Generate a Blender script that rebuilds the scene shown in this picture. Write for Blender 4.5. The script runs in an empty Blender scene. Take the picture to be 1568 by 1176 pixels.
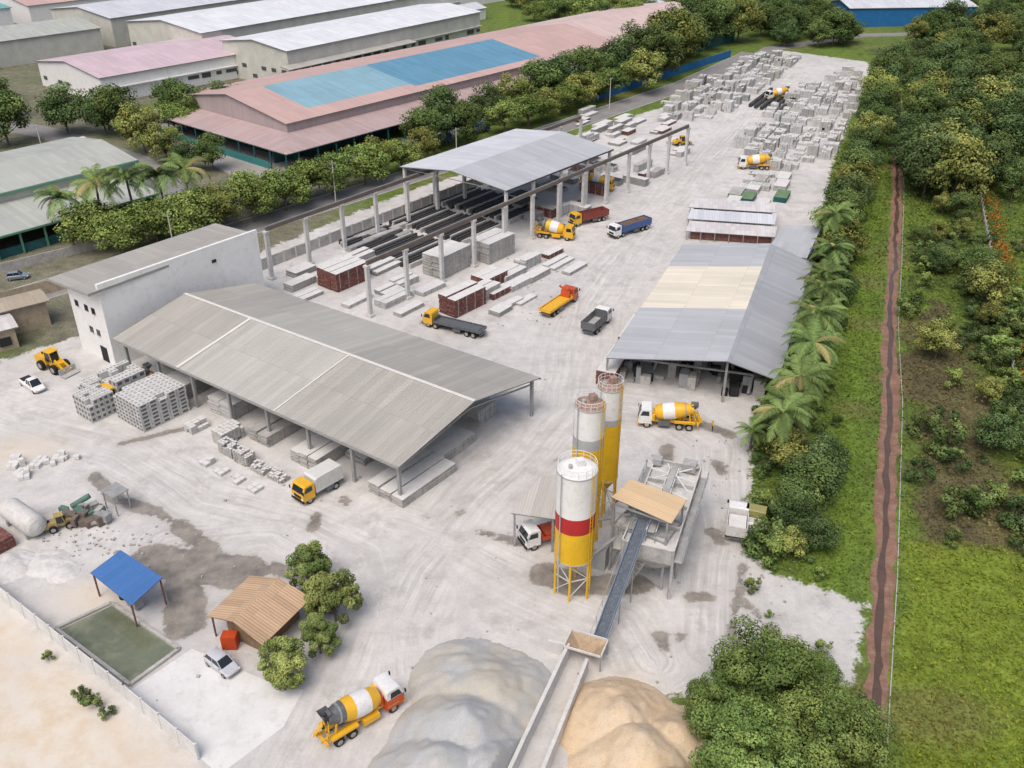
import bpy, math, random
import numpy as np
from mathutils import Vector, Matrix
random.seed(7); rng=np.random.default_rng(7)
S=bpy.context.scene
R=math.radians
# ------------------------------------------------------------------ materials
def newmat(name):
    m=bpy.data.materials.new(name); m.use_nodes=True; nt=m.node_tree; nt.nodes.clear()
    out=nt.nodes.new('ShaderNodeOutputMaterial'); return m,nt,out
class NT:
    def __init__(s,nt): s.nt=nt
    def n(s,t,**kw):
        nd=s.nt.nodes.new(t)
        for k,v in kw.items(): setattr(nd,k,v)
        return nd
    def link(s,a,b): s.nt.links.new(a,b)
    def setin(s,sock,v):
        if isinstance(v,bpy.types.NodeSocket): s.link(v,sock)
        else: sock.default_value=v
    def math(s,op,a,b=0.,c=0.,clamp=False):
        nd=s.n('ShaderNodeMath',operation=op); nd.use_clamp=clamp
        s.setin(nd.inputs[0],a); s.setin(nd.inputs[1],b)
        if op in('MULTIPLY_ADD',): s.setin(nd.inputs[2],c)
        return nd.outputs[0]
    def noise(s,vec,scale,detail=3.,rough=.55,dims='3D'):
        nd=s.n('ShaderNodeTexNoise',noise_dimensions=dims)
        s.link(vec,nd.inputs['Vector']); nd.inputs['Scale'].default_value=scale
        nd.inputs['Detail'].default_value=detail; nd.inputs['Roughness'].default_value=rough
        return nd.outputs['Fac']
    def rng(s,v,a,b,c=0.,d=1.,smooth=False):
        nd=s.n('ShaderNodeMapRange'); nd.interpolation_type='SMOOTHSTEP' if smooth else 'LINEAR'
        s.setin(nd.inputs[0],v)
        for i,x in enumerate((a,b,c,d)): s.setin(nd.inputs[i+1],x)
        return nd.outputs[0]
    def mix(s,f,a,b,bt='MIX'):
        nd=s.n('ShaderNodeMix',data_type='RGBA',blend_type=bt)
        s.setin(nd.inputs[0],f)
        for i,x in ((6,a),(7,b)):
            if isinstance(x,(tuple,list)): x=(*x[:3],1.)
            s.setin(nd.inputs[i],x)
        return nd.outputs[2]
    def scalecol(s,col,f):
        nd=s.n('ShaderNodeVectorMath',operation='SCALE')
        if isinstance(col,(tuple,list)): nd.inputs[0].default_value=col[:3]
        else: s.link(col,nd.inputs[0])
        s.setin(nd.inputs['Scale'],f); return nd.outputs[0]
    def comb(s,x,y,z=0.):
        nd=s.n('ShaderNodeCombineXYZ')
        for i,q in enumerate((x,y,z)): s.setin(nd.inputs[i],q)
        return nd.outputs[0]
    def attr(s,name): return s.n('ShaderNodeAttribute',attribute_name=name)
    def bsdf(s,out,col,rough=.8,metal=0.,bump=None,bs=.2,spec=.3):
        b=s.n('ShaderNodeBsdfPrincipled')
        if isinstance(col,(tuple,list)): b.inputs['Base Color'].default_value=(*col[:3],1)
        else: s.link(col,b.inputs['Base Color'])
        s.setin(b.inputs['Roughness'],rough); b.inputs['Metallic'].default_value=metal
        b.inputs['Specular IOR Level'].default_value=spec
        if bump is not None:
            bn=s.n('ShaderNodeBump'); bn.inputs['Strength'].default_value=bs; bn.inputs['Distance'].default_value=.1
            s.link(bump,bn.inputs['Height']); s.link(bn.outputs[0],b.inputs['Normal'])
        s.link(b.outputs[0],out.inputs[0]); return b
MC={}
def M(name,col,rough=.8,var=.3,scale=.6,dirt=None,damt=.4,metal=0.,spec=.3):
    if name in MC: return MC[name]
    m,nt,out=newmat(name); h=NT(nt)
    pos=h.n('ShaderNodeNewGeometry').outputs['Position']
    a=h.noise(pos,scale,4.); b=h.noise(pos,scale*7,3.)
    f=h.math('ADD',h.math('MULTIPLY',a,.6),h.math('MULTIPLY',b,.4))
    c=h.scalecol(col,h.rng(f,.3,.7,1-var,1+var*.6))
    if dirt:
        d=h.noise(pos,scale*2.3,5.,.7)
        c=h.mix(h.rng(d,.5,.68,0.,damt),c,dirt)
    h.bsdf(out,c,rough,metal,None,.15,spec)
    MC[name]=m; return m
def roofmat(name,col,dirt=(.2,.17,.14),damt=.35,var=.08,sheet=1.1,row=7.,rough=.55):
    if name in MC: return MC[name]
    m,nt,out=newmat(name); h=NT(nt)
    uv=h.n('ShaderNodeUVMap').outputs[0]
    sp=h.n('ShaderNodeSeparateXYZ'); h.link(uv,sp.inputs[0]); u,v=sp.outputs[0],sp.outputs[1]
    us=h.math('DIVIDE',u,sheet); vs=h.math('DIVIDE',v,row)
    wn=h.n('ShaderNodeTexWhiteNoise',noise_dimensions='2D')
    h.link(h.comb(h.math('FLOOR',us),h.math('FLOOR',vs)),wn.inputs['Vector'])
    k=h.rng(wn.outputs['Value'],0.,1.,1-var,1+var)
    fr=h.math('FRACT',us); line=h.rng(fr,.0,.1,.84,1.)
    fv=h.math('FRACT',vs); line2=h.rng(fv,.0,.03,.86,1.)
    rib=h.math('SINE',h.math('MULTIPLY',u,6.283/.33)); ribk=h.rng(rib,-1.,1.,.93,1.03)
    k=h.math('MULTIPLY',h.math('MULTIPLY',k,line),h.math('MULTIPLY',line2,ribk))
    c=h.scalecol(col,k)
    st=h.noise(h.comb(h.math('MULTIPLY',u,1.3),h.math('MULTIPLY',v,.13)),1.,5.,.7)
    big=h.noise(uv,.09,4.,.6)
    c=h.mix(h.math('MULTIPLY',h.rng(st,.48,.75,0.,damt),h.rng(big,.35,.65,.2,1.)),c,dirt)
    c=h.scalecol(c,h.rng(big,.3,.7,.92,1.06))
    h.bsdf(out,c,rough,0.,rib,.25,.35)
    MC[name]=m; return m
# ------------------------------------------------------------------ mesh builder
def rot(p,a): 
    c,s=math.cos(a),math.sin(a); return (p[0]*c-p[1]*s,p[0]*s+p[1]*c)
class MB:
    def __init__(s): s.v=[];s.f=[];s.m=[];s.uv=[];s.mats=[]
    def mi(s,mat):
        if mat not in s.mats: s.mats.append(mat)
        return s.mats.index(mat)
    def add(s,vs,fs,mat,uvs=None):
        o=len(s.v); k=s.mi(mat); s.v+= [tuple(p) for p in vs]
        for i,f in enumerate(fs):
            s.f.append([o+j for j in f]); s.m.append(k); s.uv.append(uvs[i] if uvs and uvs[i] else None)
    def box(s,c,d,mat,rz=0.,top=None):
        x,y,z=d[0]/2,d[1]/2,d[2]/2; vs=[]
        for sz in(-z,z):
            for sx,sy in((-x,-y),(x,-y),(x,y),(-x,y)):
                q=rot((sx,sy),rz); vs.append((c[0]+q[0],c[1]+q[1],c[2]+sz))
        s.add(vs,[(0,3,2,1),(0,1,5,4),(1,2,6,5),(2,3,7,6),(3,0,4,7)],mat)
        s.add(vs[4:],[(0,1,2,3)],top or mat)
    def beam(s,a,b,w,h,mat):
        a=Vector(a);b=Vector(b);d=(b-a).normalized()
        up=Vector((0,0,1)) if abs(d.z)<.95 else Vector((1,0,0))
        r=d.cross(up).normalized(); u=r.cross(d)
        vs=[]
        for p in(a,b):
            for i,j in((-1,-1),(1,-1),(1,1),(-1,1)): vs.append(p+r*i*w/2+u*j*h/2)
        s.add(vs,[(3,2,1,0),(4,5,6,7),(0,1,5,4),(1,2,6,5),(2,3,7,6),(3,0,4,7)],mat)
    def lathe(s,a,b,prof,n=20,capA=True,capB=True):
        a=Vector(a);b=Vector(b);d=(b-a); L=d.length; d=d/L
        up=Vector((0,0,1)) if abs(d.z)<.95 else Vector((1,0,0))
        r=d.cross(up).normalized(); u=r.cross(d)
        rings=[]
        for t,rad,_ in prof:
            c=a+d*L*t; rings.append([c+(r*math.cos(2*math.pi*i/n)+u*math.sin(2*math.pi*i/n))*rad for i in range(n)])
        for k in range(len(prof)-1):
            s.add(rings[k]+rings[k+1],[(i,n+i,n+(i+1)%n,(i+1)%n) for i in range(n)],prof[k+1][2])
        if capA: s.add(rings[0],[tuple(range(n))],prof[0][2])
        if capB: s.add(rings[-1],[tuple(range(n))[::-1]],prof[-1][2])
    def cyl(s,a,b,r,mat,n=10,r2=None): s.lathe(a,b,[(0,r,mat),(1,r if r2 is None else r2,mat)],n)
    def prism(s,pts,y0,y1,mat):
        n=len(pts); vs=[(p[0],y0,p[1]) for p in pts]+[(p[0],y1,p[1]) for p in pts]
        s.add(vs,[tuple(range(n)),tuple(range(2*n-1,n-1,-1))]+[(i,n+i,n+(i+1)%n,(i+1)%n) for i in range(n)],mat)
    def slab(s,a,b,c,d,mat,th=.12,under=None,u0=0.,v0=0.):
        a,b,c,d=[Vector(p) for p in(a,b,c,d)]
        e=(b-a).normalized(); g=(d-a); g=(g-e*g.dot(e)).normalized()
        uv=[(u0+(p-a).dot(e),v0+(p-a).dot(g)) for p in(a,b,c,d)]
        nn=(b-a).cross(d-a)
        f=(0,1,2,3)
        if nn.z<0: f=(3,2,1,0); uv=uv[::-1]
        s.add([a,b,c,d],[f],mat,[uv])
        z=Vector((0,0,th)); lo=[a-z,b-z,c-z,d-z]
        s.add([a,b,c,d]+lo,[(4,5,6,7) if nn.z<0 else (7,6,5,4),(0,4,5,1),(1,5,6,2),(2,6,7,3),(3,7,4,0)],under or mat)
    def poly(s,pts,z,mat):
        s.add([(p[0],p[1],z) for p in pts],[tuple(range(len(pts)))],mat)
    def data(s,name):
        me=bpy.data.meshes.new(name); me.from_pydata(s.v,[],s.f)
        for m in s.mats: me.materials.append(m)
        me.polygons.foreach_set('material_index',s.m)
        l=me.uv_layers.new(name='UVMap'); uv=[]
        for f,u in zip(s.f,s.uv):
            uv+= [c for q in (u if u else [(0.,0.)]*len(f)) for c in q]
        l.data.foreach_set('uv',uv); me.update(); return me
    def build(s,name,parent=None,loc=(0,0,0),rz=0.,smooth=False):
        me=s.data(name)
        if smooth: 
            me.polygons.foreach_set('use_smooth',[True]*len(me.polygons))
            try: me.set_sharp_from_angle(angle=R(40))
            except Exception: pass
        return obj(name,me,parent,loc,rz)
def obj(name,me,parent=None,loc=(0,0,0),rz=0.,sc=1.):
    o=bpy.data.objects.new(name,me); S.collection.objects.link(o)
    o.location=loc; o.rotation_euler=(0,0,rz)
    o.scale=(sc,sc,sc) if not isinstance(sc,tuple) else sc
    if parent: o.parent=parent
    return o
def empty(name): return obj(name,None)
# ------------------------------------------------------------------ noise / sdf
T=rng.random((257,257))
def vn(x,y,sc,seed=0):
    x=np.asarray(x)/sc+seed*17.3+1000; y=np.asarray(y)/sc+seed*31.7+1000
    xi=np.floor(x).astype(int); yi=np.floor(y).astype(int); fx=x-xi; fy=y-yi
    fx=fx*fx*(3-2*fx); fy=fy*fy*(3-2*fy)
    g=lambda a,b:T[a%256,b%256]
    return (g(xi,yi)*(1-fx)+g(xi+1,yi)*fx)*(1-fy)+(g(xi,yi+1)*(1-fx)+g(xi+1,yi+1)*fx)*fy
def fbm(x,y,sc,seed=0): return vn(x,y,sc,seed)*.55+vn(x,y,sc/2.1,seed+1)*.28+vn(x,y,sc/4.3,seed+2)*.17
def segd(x,y,a,b):
    ax,ay=a;bx,by=b; dx,dy=bx-ax,by-ay; L2=dx*dx+dy*dy+1e-9
    t=np.clip(((x-ax)*dx+(y-ay)*dy)/L2,0,1)
    return np.hypot(x-ax-t*dx,y-ay-t*dy),t
def sdf(x,y,P):
    d=np.full(x.shape,1e9); ins=np.zeros(x.shape,bool); n=len(P)
    for i in range(n):
        a,b=P[i],P[(i+1)%n]; d=np.minimum(d,segd(x,y,a,b)[0])
        c=((a[1]>y)!=(b[1]>y)); xx=(b[0]-a[0])*(y-a[1])/(b[1]-a[1]+1e-12)+a[0]
        ins^=(c&(x<xx))
    return np.where(ins,d,-d)
YARD=[(-400,20),(14,20),(14.6,61.2),(19,62.5),(33,63),(38,74),(29,79),(26.5,82),(30.4,95.7),(33.9,111.3),(41.9,126.6),(52,150),(58.8,168.8),(82,233.6),(128.3,345),(134,363),(104,389),(80,350),(58,305),(21.6,265),(-2,236),(-24,212),(-50,174),(-58,160),(-66,142),(-92,118),(-400,118)]
DRL=[(24,38),(31.4,55.4),(40.2,78.6),(47.3,98.6),(53.6,114.9),(62.6,140.3),(73.5,168.8),(89.8,212.7),(130.6,323.9)]
DRR=[(25.8,38),(33.2,55.4),(42.5,78.6),(50.1,98.6),(56.3,114.9),(64.8,140.3),(75.8,168.8),(92.3,212.7),(131.9,323.9)]
DRC=[((a[0]+b[0])/2,(a[1]+b[1])/2) for a,b in zip(DRL,DRR)]
def drx_(y): return np.interp(y,[p[1] for p in DRC],[p[0] for p in DRC])
BROWN=[(49,84),(60,84),(70,118),(76,150),(66,140),(57,112)]
BRIGHT=[(34,52),(75,52),(62,72),(57,82),(46,84),(42,76)]
def greencol(x,y):
    n1=fbm(x,y,14,3); n2=fbm(x,y,5,9)
    g=np.stack([.10+.06*n1,.15+.08*n1,.03+.015*n2],-1)
    dk=np.array([.055,.085,.024]); 
    right=x-drx_(y)
    w=np.clip((n2-.45)*4,0,1)*np.where(right>3,.75,.25)
    g=g*(1-w[...,None])+dk*w[...,None]
    strip=np.clip(1-np.abs(right+5.5)/5,0,1)[...,None]
    g=g*(1-strip*.6)+np.array([.15,.235,.03])*strip*.6
    b=np.clip(sdf(x,y,BROWN)/3+.7+(n2-.5)*3,0,1)[...,None]*.75
    g=g*(1-b)+np.array([.13,.095,.06])*b
    b=np.clip(sdf(x,y,BRIGHT)/2+.5+(n2-.5)*3,0,1)[...,None]*.8
    g=g*(1-b)+np.array([.19,.25,.03])*b
    yl=np.clip((vn(x,y,9,22)-.66)*5,0,1)[...,None]*.5
    g=g*(1-yl)+np.array([.19,.17,.07])*yl
    l=np.clip((-x-30+0*y)/15,0,1)*np.clip((y-118)/10,0,1)
    gr=np.stack([.15+.08*n2,.15+.07*n2,.10+.06*n2],-1)
    l=(l*np.clip((n1-.12)*3,0,1))[...,None]
    return g*(1-l)+gr*l
# ------------------------------------------------------------------ ground
def axis(a,b,st,far): 
    c=list(np.arange(a,b+1e-6,st)); 
    return np.array([a-3000,a-1000,a-400,a-150,a-60,a-20]+c+[b+20,b+60,b+150,b+400,b+1000,b+3000])
xs=axis(-130,150,.8,0); ys=axis(36,400,.8,0)
X,Y=np.meshgrid(xs,ys); nx,ny=len(xs),len(ys)
x=X.ravel();y=Y.ravel()
me=bpy.data.meshes.new('ground')
idx=(np.arange(ny-1)[:,None]*nx+np.arange(nx-1)[None,:]).ravel()
F=np.stack([idx,idx+1,idx+nx+1,idx+nx],-1).astype(np.int32)
me.vertices.add(len(x)); me.vertices.foreach_set('co',np.stack([x,y,np.zeros_like(x)],-1).ravel())
me.loops.add(F.size); me.loops.foreach_set('vertex_index',F.ravel())
me.polygons.add(len(F)); me.polygons.foreach_set('loop_start',np.arange(0,F.size,4,dtype=np.int32))
me.update(calc_edges=True)
base=greencol(x,y)
a=me.attributes.new('base','FLOAT_COLOR','POINT'); a.data.foreach_set('color',np.concatenate([base,np.ones((len(x),1))],1).ravel())
def fattr(n,v): a=me.attributes.new(n,'FLOAT','POINT'); a.data.foreach_set('value',np.asarray(v,dtype=np.float32))
fattr('dust',np.clip(sdf(x,y,YARD),-8,8))
WET=[((-53.6,97.2),(-49.6,92.9),1.0),((-49.6,92.9),(-43.4,89.8),1.0),((-43.4,89.8),(-39.8,87.2),.7),((-39.8,87.2),(-35,83),1.2),
((-41,81),(-30,79),2.8),((-36,77),(-34,71),2.2),((-27,80),(-22,77.5),1.0),((-23.5,89),(-23.7,87),.9),((-21,92.4),(-20.6,91.5),.7),((3.7,78.6),(7,77),2.0),((8,77),(14,77),1.6),
((19.4,75.2),(21,75),.8),((15.2,69.2),(15.3,67.9),.8),((17,69),(17.5,69.5),.5),((26.9,100),(27.1,98.3),.9),((23.6,86.3),(24.2,84.5),.9),((-53,104.7),(-45,108.8),.6),((-15,142),(-5,137),.8),((25,111),(30,107),1.0),((22,68),(26,80),.5),
((5,100),(6,101),.4),((-2,120),(0,124),.4),((-8,88),(-6,90),.3),((20,99),(21,104),.9),((-4,86),(1,84),.7),((24,76),(27,70),.4)]
w=np.full(x.shape,-5.)
for a_,b_,r_ in WET: w=np.maximum(w,r_-segd(x,y,a_,b_)[0])
fattr('wet',w)
PATHS=[[(-20,38),(-16.5,55),(-14,68),(-11,80),(-5,92),(2,103),(8,114),(10,130),(13.5,150),(22,172),(34,198),(50,235),(72,285),(100,340)],
[(-12,62),(-13,72),(-17,82),(-26,88),(-38,92),(-52,103),(-75,112),(-110,112)],
[(14,66),(12,72),(2,78),(-6,84),(-14,88)],[(20,68),(24,84),(28,104),(22,113),(10,116)],[(-40,84),(-28,86),(-14,76),(-12,64)]]
bd=np.full(x.shape,1e9);bs=np.zeros(x.shape);bsg=np.zeros(x.shape)
for k,P in enumerate(PATHS):
    L=k*300.
    for a_,b_ in zip(P[:-1],P[1:]):
        d,t=segd(x,y,a_,b_); ll=math.hypot(b_[0]-a_[0],b_[1]-a_[1])
        sg=np.sign((x-a_[0])*(b_[1]-a_[1])-(y-a_[1])*(b_[0]-a_[0]))
        q=d<bd; bd=np.where(q,d,bd); bs=np.where(q,L+t*ll,bs); bsg=np.where(q,sg,bsg); L+=ll
fattr('trk',bd*bsg); fattr('alg',bs); fattr('tw',np.clip(1.15-bd/9,0,1))
sandy=np.clip(sdf(x,y,[(-400,20),(-20,20),(-26.6,53.6),(-36.5,61.2),(-55.2,75),(-80,93),(-400,300)])/2,0,1)*(.4+.9*fbm(x,y,6,40))
sandy=np.maximum(sandy,np.clip(1-np.hypot((x+66)/9,(y-103)/6),0,1)*.8)
sandy=np.maximum(sandy,np.clip(1-np.hypot((x+45)/7,(y-75)/5),0,1)*.8)
sandy=np.maximum(sandy,np.clip(1-np.hypot((x-10)/7,(y-60)/7),0,1)*.9)
fattr('sandy',np.clip(sandy,0,1))
m,nt,out=newmat('ground_soil_and_dust'); h=NT(nt)
pos=h.n('ShaderNodeNewGeometry').outputs['Position']
n1=h.noise(pos,.05,5.,.6);n2=h.noise(pos,.45,5.,.65);n3=h.noise(pos,3.,4.,.6)
dcol=h.mix(h.rng(n1,.35,.65),(.62,.605,.585),(.51,.50,.485))
dcol=h.scalecol(dcol,h.rng(n2,.3,.7,.86,1.08)); dcol=h.scalecol(dcol,h.rng(n3,.25,.75,.92,1.06))
tr=h.attr('trk').outputs['Fac'];al=h.attr('alg').outputs['Fac'];tw=h.attr('tw').outputs['Fac']
wrp=h.noise(pos,.07,2.)
stv=h.comb(h.math('MULTIPLY_ADD',tr,1.6,h.math('MULTIPLY',wrp,3.)),h.math('MULTIPLY',al,.06))
twm=h.math('MULTIPLY',tw,h.rng(h.noise(pos,.13,3.),.4,.6,.35,1.))
st=h.noise(stv,1.,4.,.65)
stk=h.math('MULTIPLY',h.rng(st,.48,.63,0.,.55),twm)
dcol=h.mix(stk,dcol,(.36,.345,.32))
stl=h.math('MULTIPLY',h.rng(st,.36,.46,.45,0.),twm)
dcol=h.mix(stl,dcol,(.72,.71,.68))
oil=h.noise(pos,.22,6.,.75); dcol=h.mix(h.rng(oil,.52,.68,0.,.6),dcol,(.34,.32,.29))
spk=h.noise(pos,1.3,3.,.7); dcol=h.mix(h.rng(spk,.67,.74,0.,.5),dcol,(.25,.235,.21))
sa=h.attr('sandy').outputs['Fac']
scol=h.mix(h.rng(n2,.4,.7),(.68,.62,.52),(.58,.44,.28))
dcol=h.mix(h.math('MULTIPLY',sa,.85),dcol,scol)
wt=h.attr('wet').outputs['Fac']
wm=h.rng(h.math('ADD',wt,h.math('ADD',h.math('MULTIPLY_ADD',n2,2.4,-1.2),h.math('MULTIPLY_ADD',n3,.8,-.4))),-.12,.25,0.,.82,True)
halo=h.rng(h.math('ADD',wt,h.math('MULTIPLY_ADD',n2,3.,-1.5)),-1.2,.4,0.,.4,True)
dcol=h.mix(halo,dcol,(.36,.34,.31))
dcol=h.mix(wm,dcol,h.scalecol((.17,.15,.125),h.rng(n2,.35,.65,.65,1.7)))
g=h.scalecol(h.attr('base').outputs['Color'],h.rng(n2,.3,.7,.6,1.25)); g=h.scalecol(g,h.rng(n3,.3,.7,.65,1.3))
du=h.attr('dust').outputs['Fac']
dm=h.rng(h.math('ADD',du,h.math('ADD',h.math('MULTIPLY_ADD',n2,5.,-2.5),h.math('MULTIPLY_ADD',n3,1.6,-.8))),-.3,.5,0.,1.,True)
c=h.mix(dm,g,dcol)
rg=h.rng(wm,0.,.82,.9,.35)
h.bsdf(out,c,rg,0.,n3,.25,.25)
me.materials.append(m); obj('ground',me)
# ------------------------------------------------------------------ leaves
def leafmat(name,hue=True):
    m,nt,out=newmat(name); h=NT(nt)
    c=h.attr('col').outputs['Color']
    if hue:
        oi=h.n('ShaderNodeObjectInfo').outputs['Random']
        hs=h.n('ShaderNodeHueSaturation'); h.link(c,hs.inputs['Color'])
        h.link(h.rng(oi,0.,1.,.492,.514),hs.inputs['Hue']); hs.inputs['Saturation'].default_value=.9
        h.link(h.rng(h.math('FRACT',h.math('MULTIPLY',oi,7.31)),0.,1.,.8,1.3),hs.inputs['Value']); c=hs.outputs[0]
    d=h.n('ShaderNodeBsdfDiffuse'); h.link(c,d.inputs[0]); h.link(d.outputs[0],out.inputs[0])
    return m
LEAF=leafmat('foliage'); LEAFS=leafmat('undergrowth_foliage',False)
BARK=M('bark',(.16,.13,.10),.9,.4,3.)
def leafquads(C,size,outn,spread=1.):
    n=len(C); nrm=outn+rng.normal(0,.55*spread,(n,3)); nrm/=np.linalg.norm(nrm,axis=1)[:,None]+1e-9
    r=rng.normal(0,1,(n,3)); a=np.cross(nrm,r); a/=np.linalg.norm(a,axis=1)[:,None]+1e-9; b=np.cross(nrm,a)
    l=(size*(.7+.6*rng.random(n)))[:,None]; w=l*.6
    return np.stack([C-a*l/2,C-b*w/2+a*l*.05,C+a*l/2,C+b*w/2+a*l*.05],1)
def quadmesh(name,V,C,mat,extra=None):
    n=len(V); vs=V.reshape(-1,3); cols=np.repeat(C,4,axis=0)
    f=np.arange(n*4,dtype=np.int32)
    me=bpy.data.meshes.new(name)
    ev=[];ef=[]
    if extra: ev=extra.v; ef=extra.f
    nv=len(vs)+len(ev)
    allv=np.concatenate([vs,np.array(ev).reshape(-1,3)]) if len(ev) else vs
    me.vertices.add(nv); me.vertices.foreach_set('co',allv.astype(np.float32).ravel())
    li=list(f); ls=list(range(0,n*4,4))
    if len(ev):
        o=len(vs); cur=n*4; add=[]
        for q in ef: ls.append(cur); add+=[o+i for i in q]; cur+=len(q)
        li=np.concatenate([f,np.array(add,dtype=np.int32)])
    li=np.array(li,dtype=np.int32)
    me.loops.add(len(li)); me.loops.foreach_set('vertex_index',li)
    me.polygons.add(len(ls)); me.polygons.foreach_set('loop_start',np.array(ls,dtype=np.int32))
    me.update(calc_edges=True)
    me.materials.append(mat); me.materials.append(BARK)
    mi=np.zeros(len(ls),dtype=np.int32); mi[n:]=1; me.polygons.foreach_set('material_index',mi)
    cc=np.ones((nv,4)); cc[:len(vs),:3]=cols
    at=me.attributes.new('col','FLOAT_COLOR','POINT'); at.data.foreach_set('color',cc.astype(np.float32).ravel())
    return me
def treemesh(name,H,cr,ch,ncl,npl,ls,col,flat=.8,trunk=.22,clr=.27):
    mb=MB(); base=H-ch
    mb.lathe((0,0,-.2),(0,0,base+ch*.35),[(0,trunk*1.5,BARK),(.12,trunk,BARK),(1,trunk*.55,BARK)],8)
    Vs=[];Cs=[]
    cz=H-ch*.5
    lob=[rng.uniform(.7,1.35) for _ in range(7)]
    for i in range(ncl):
        th=rng.random()*6.283; ph=rng.uniform(-.75,1.)
        rr=rng.random()**.4
        k=math.sqrt(max(0,1-ph*ph)); 
        if ph<0: k=min(1,k*1.1)
        lb=lob[int(th/6.283*7)%7]; irr=(.5+.5*lb)
        c=np.array([math.cos(th)*k*cr*rr*irr,math.sin(th)*k*cr*rr*irr,cz+ph*ch*.46*(.6+.4*rr)*(.7+.35*lb)])
        R_=cr*clr*rng.uniform(.55,1.4)
        n=int(npl*(R_/(cr*clr))**2)
        d=rng.normal(0,1,(n,3)); d/=np.linalg.norm(d,axis=1)[:,None]
        rad=R_*(.5+.55*rng.random(n)**.6); P=c+d*rad[:,None]*np.array([1,1,flat])
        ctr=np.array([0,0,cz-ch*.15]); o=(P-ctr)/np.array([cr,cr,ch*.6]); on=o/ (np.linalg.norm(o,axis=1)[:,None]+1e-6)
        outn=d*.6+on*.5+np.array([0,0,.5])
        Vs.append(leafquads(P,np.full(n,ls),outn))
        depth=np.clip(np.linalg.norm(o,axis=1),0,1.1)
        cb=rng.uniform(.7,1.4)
        br=(.42+.6*depth)*(.8+.4*rng.random(n))*cb*(.75+.35*np.clip(d[:,2],-1,1))  # inner leaves and clump undersides darker: crown shade put into the leaf colour
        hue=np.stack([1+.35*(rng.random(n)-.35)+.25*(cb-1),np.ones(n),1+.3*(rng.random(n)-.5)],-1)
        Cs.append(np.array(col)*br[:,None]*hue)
        if i%3==0 :
            st=(0,0,base*rng.uniform(.65,1.)+ch*.1)
            mb.lathe(st,tuple(c),[(0,trunk*.45,BARK),(1,trunk*.1,BARK)],5)
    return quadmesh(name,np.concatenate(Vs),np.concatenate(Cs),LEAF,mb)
def palmmesh(name,H,fl=3.2,nf=26):
    mb=MB(); mb.lathe((0,0,-.2),(.3,.1,H),[(0,.22,BARK),(.5,.15,BARK),(1,.13,BARK)],7)
    Vs=[];Cs=[]
    for i in range(nf):
        az=i*2.399+rng.random()*.4; el=rng.uniform(.0,1.15)
        p=np.array([.3,.1,H]); d=np.array([math.cos(az)*math.cos(el),math.sin(az)*math.cos(el),math.sin(el)])
        side=np.array([-math.sin(az),math.cos(az),0]); n=22; br=rng.uniform(.7,1.35)
        yel=rng.random()<.1
        for k in range(n):
            st=fl/n; d2=d-np.array([0,0,.05*(1+k*.07)]); d=d2/np.linalg.norm(d2); q=p+d*st
            w=fl*.15*math.sin(math.pi*min(1,(k+2)/(n+2))**.8)+.08
            for sgn in(-1,1):
                tip=(p+q)/2+side*sgn*w*rng.uniform(.8,1.15)+d*w*.55-np.array([0,0,w*.45])
                Vs.append([p,p*.1+q*.9,tip+d*.03,tip-d*.03])
                c=np.array([.13,.195,.05])*br*rng.uniform(.75,1.25)
                if yel:c=np.array([.26,.22,.08])*br
                Cs.append(c)
            p=q
    return quadmesh(name,np.array(Vs),np.array(Cs),LEAF,mb)
G1=(.105,.165,.042);G2=(.15,.225,.045);G3=(.08,.135,.042);G4=(.20,.235,.05)
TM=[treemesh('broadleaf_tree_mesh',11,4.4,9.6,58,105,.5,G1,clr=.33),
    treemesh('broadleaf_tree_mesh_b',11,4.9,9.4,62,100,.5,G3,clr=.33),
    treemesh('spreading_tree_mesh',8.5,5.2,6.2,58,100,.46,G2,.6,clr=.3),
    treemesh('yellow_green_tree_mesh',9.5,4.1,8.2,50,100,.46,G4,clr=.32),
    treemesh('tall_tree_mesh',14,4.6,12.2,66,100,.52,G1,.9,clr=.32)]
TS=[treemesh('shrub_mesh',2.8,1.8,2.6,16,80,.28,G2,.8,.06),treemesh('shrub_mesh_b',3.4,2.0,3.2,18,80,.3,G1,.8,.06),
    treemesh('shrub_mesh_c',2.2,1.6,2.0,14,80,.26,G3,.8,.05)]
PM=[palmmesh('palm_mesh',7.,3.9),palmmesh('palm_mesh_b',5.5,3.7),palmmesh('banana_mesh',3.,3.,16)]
def tree(k,x,y,h=None,name='tree'):
    me=TM[k]; H0=(11,11,8.5,9.5,14)[k]; s=(h or H0)/H0
    obj(name,me,None,(x,y,0),random.random()*6.28,(s*random.uniform(.95,1.2),s*random.uniform(.95,1.2),s))
def shrub(x,y,s=1.,k=None,name='shrub'):
    obj(name,TS[k if k is not None else random.randrange(3)],None,(x,y,0),random.random()*6.28,s*random.uniform(.85,1.15))
def palm(x,y,s=1.,k=0): obj('palm_tree',PM[k],None,(x,y,0),random.random()*6.28,s*1.2)
BT=treemesh('fine_leaved_tree_mesh',9,4.8,8.4,120,270,.27,(.14,.215,.045),.85,.25,clr=.21)
BT2=treemesh('light_fine_leaved_tree_mesh',9,3.8,8.4,60,230,.36,(.20,.265,.065),.9,.2,clr=.24)
for (tx,ty,ts,tr_) in [(23,58.8,1.0,.3),(26.8,53,.95,2.),(19.2,52.,.9,4.),(28.2,60.5,.6,1.),(18.8,58.,.66,3.),(30,55.5,.55,5.)]:
    obj('tree',BT,None,(tx,ty,0),tr_,ts)
for (tx,ty,ts,tr_) in [(-22,76.5,.62,.3),(-18.4,71.5,.68,2.),(-21.6,63.2,.6,4.),(-19.2,67,.5,1.)]:
    o=obj('tree',BT2,None,(tx,ty,0),tr_,ts)
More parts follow.
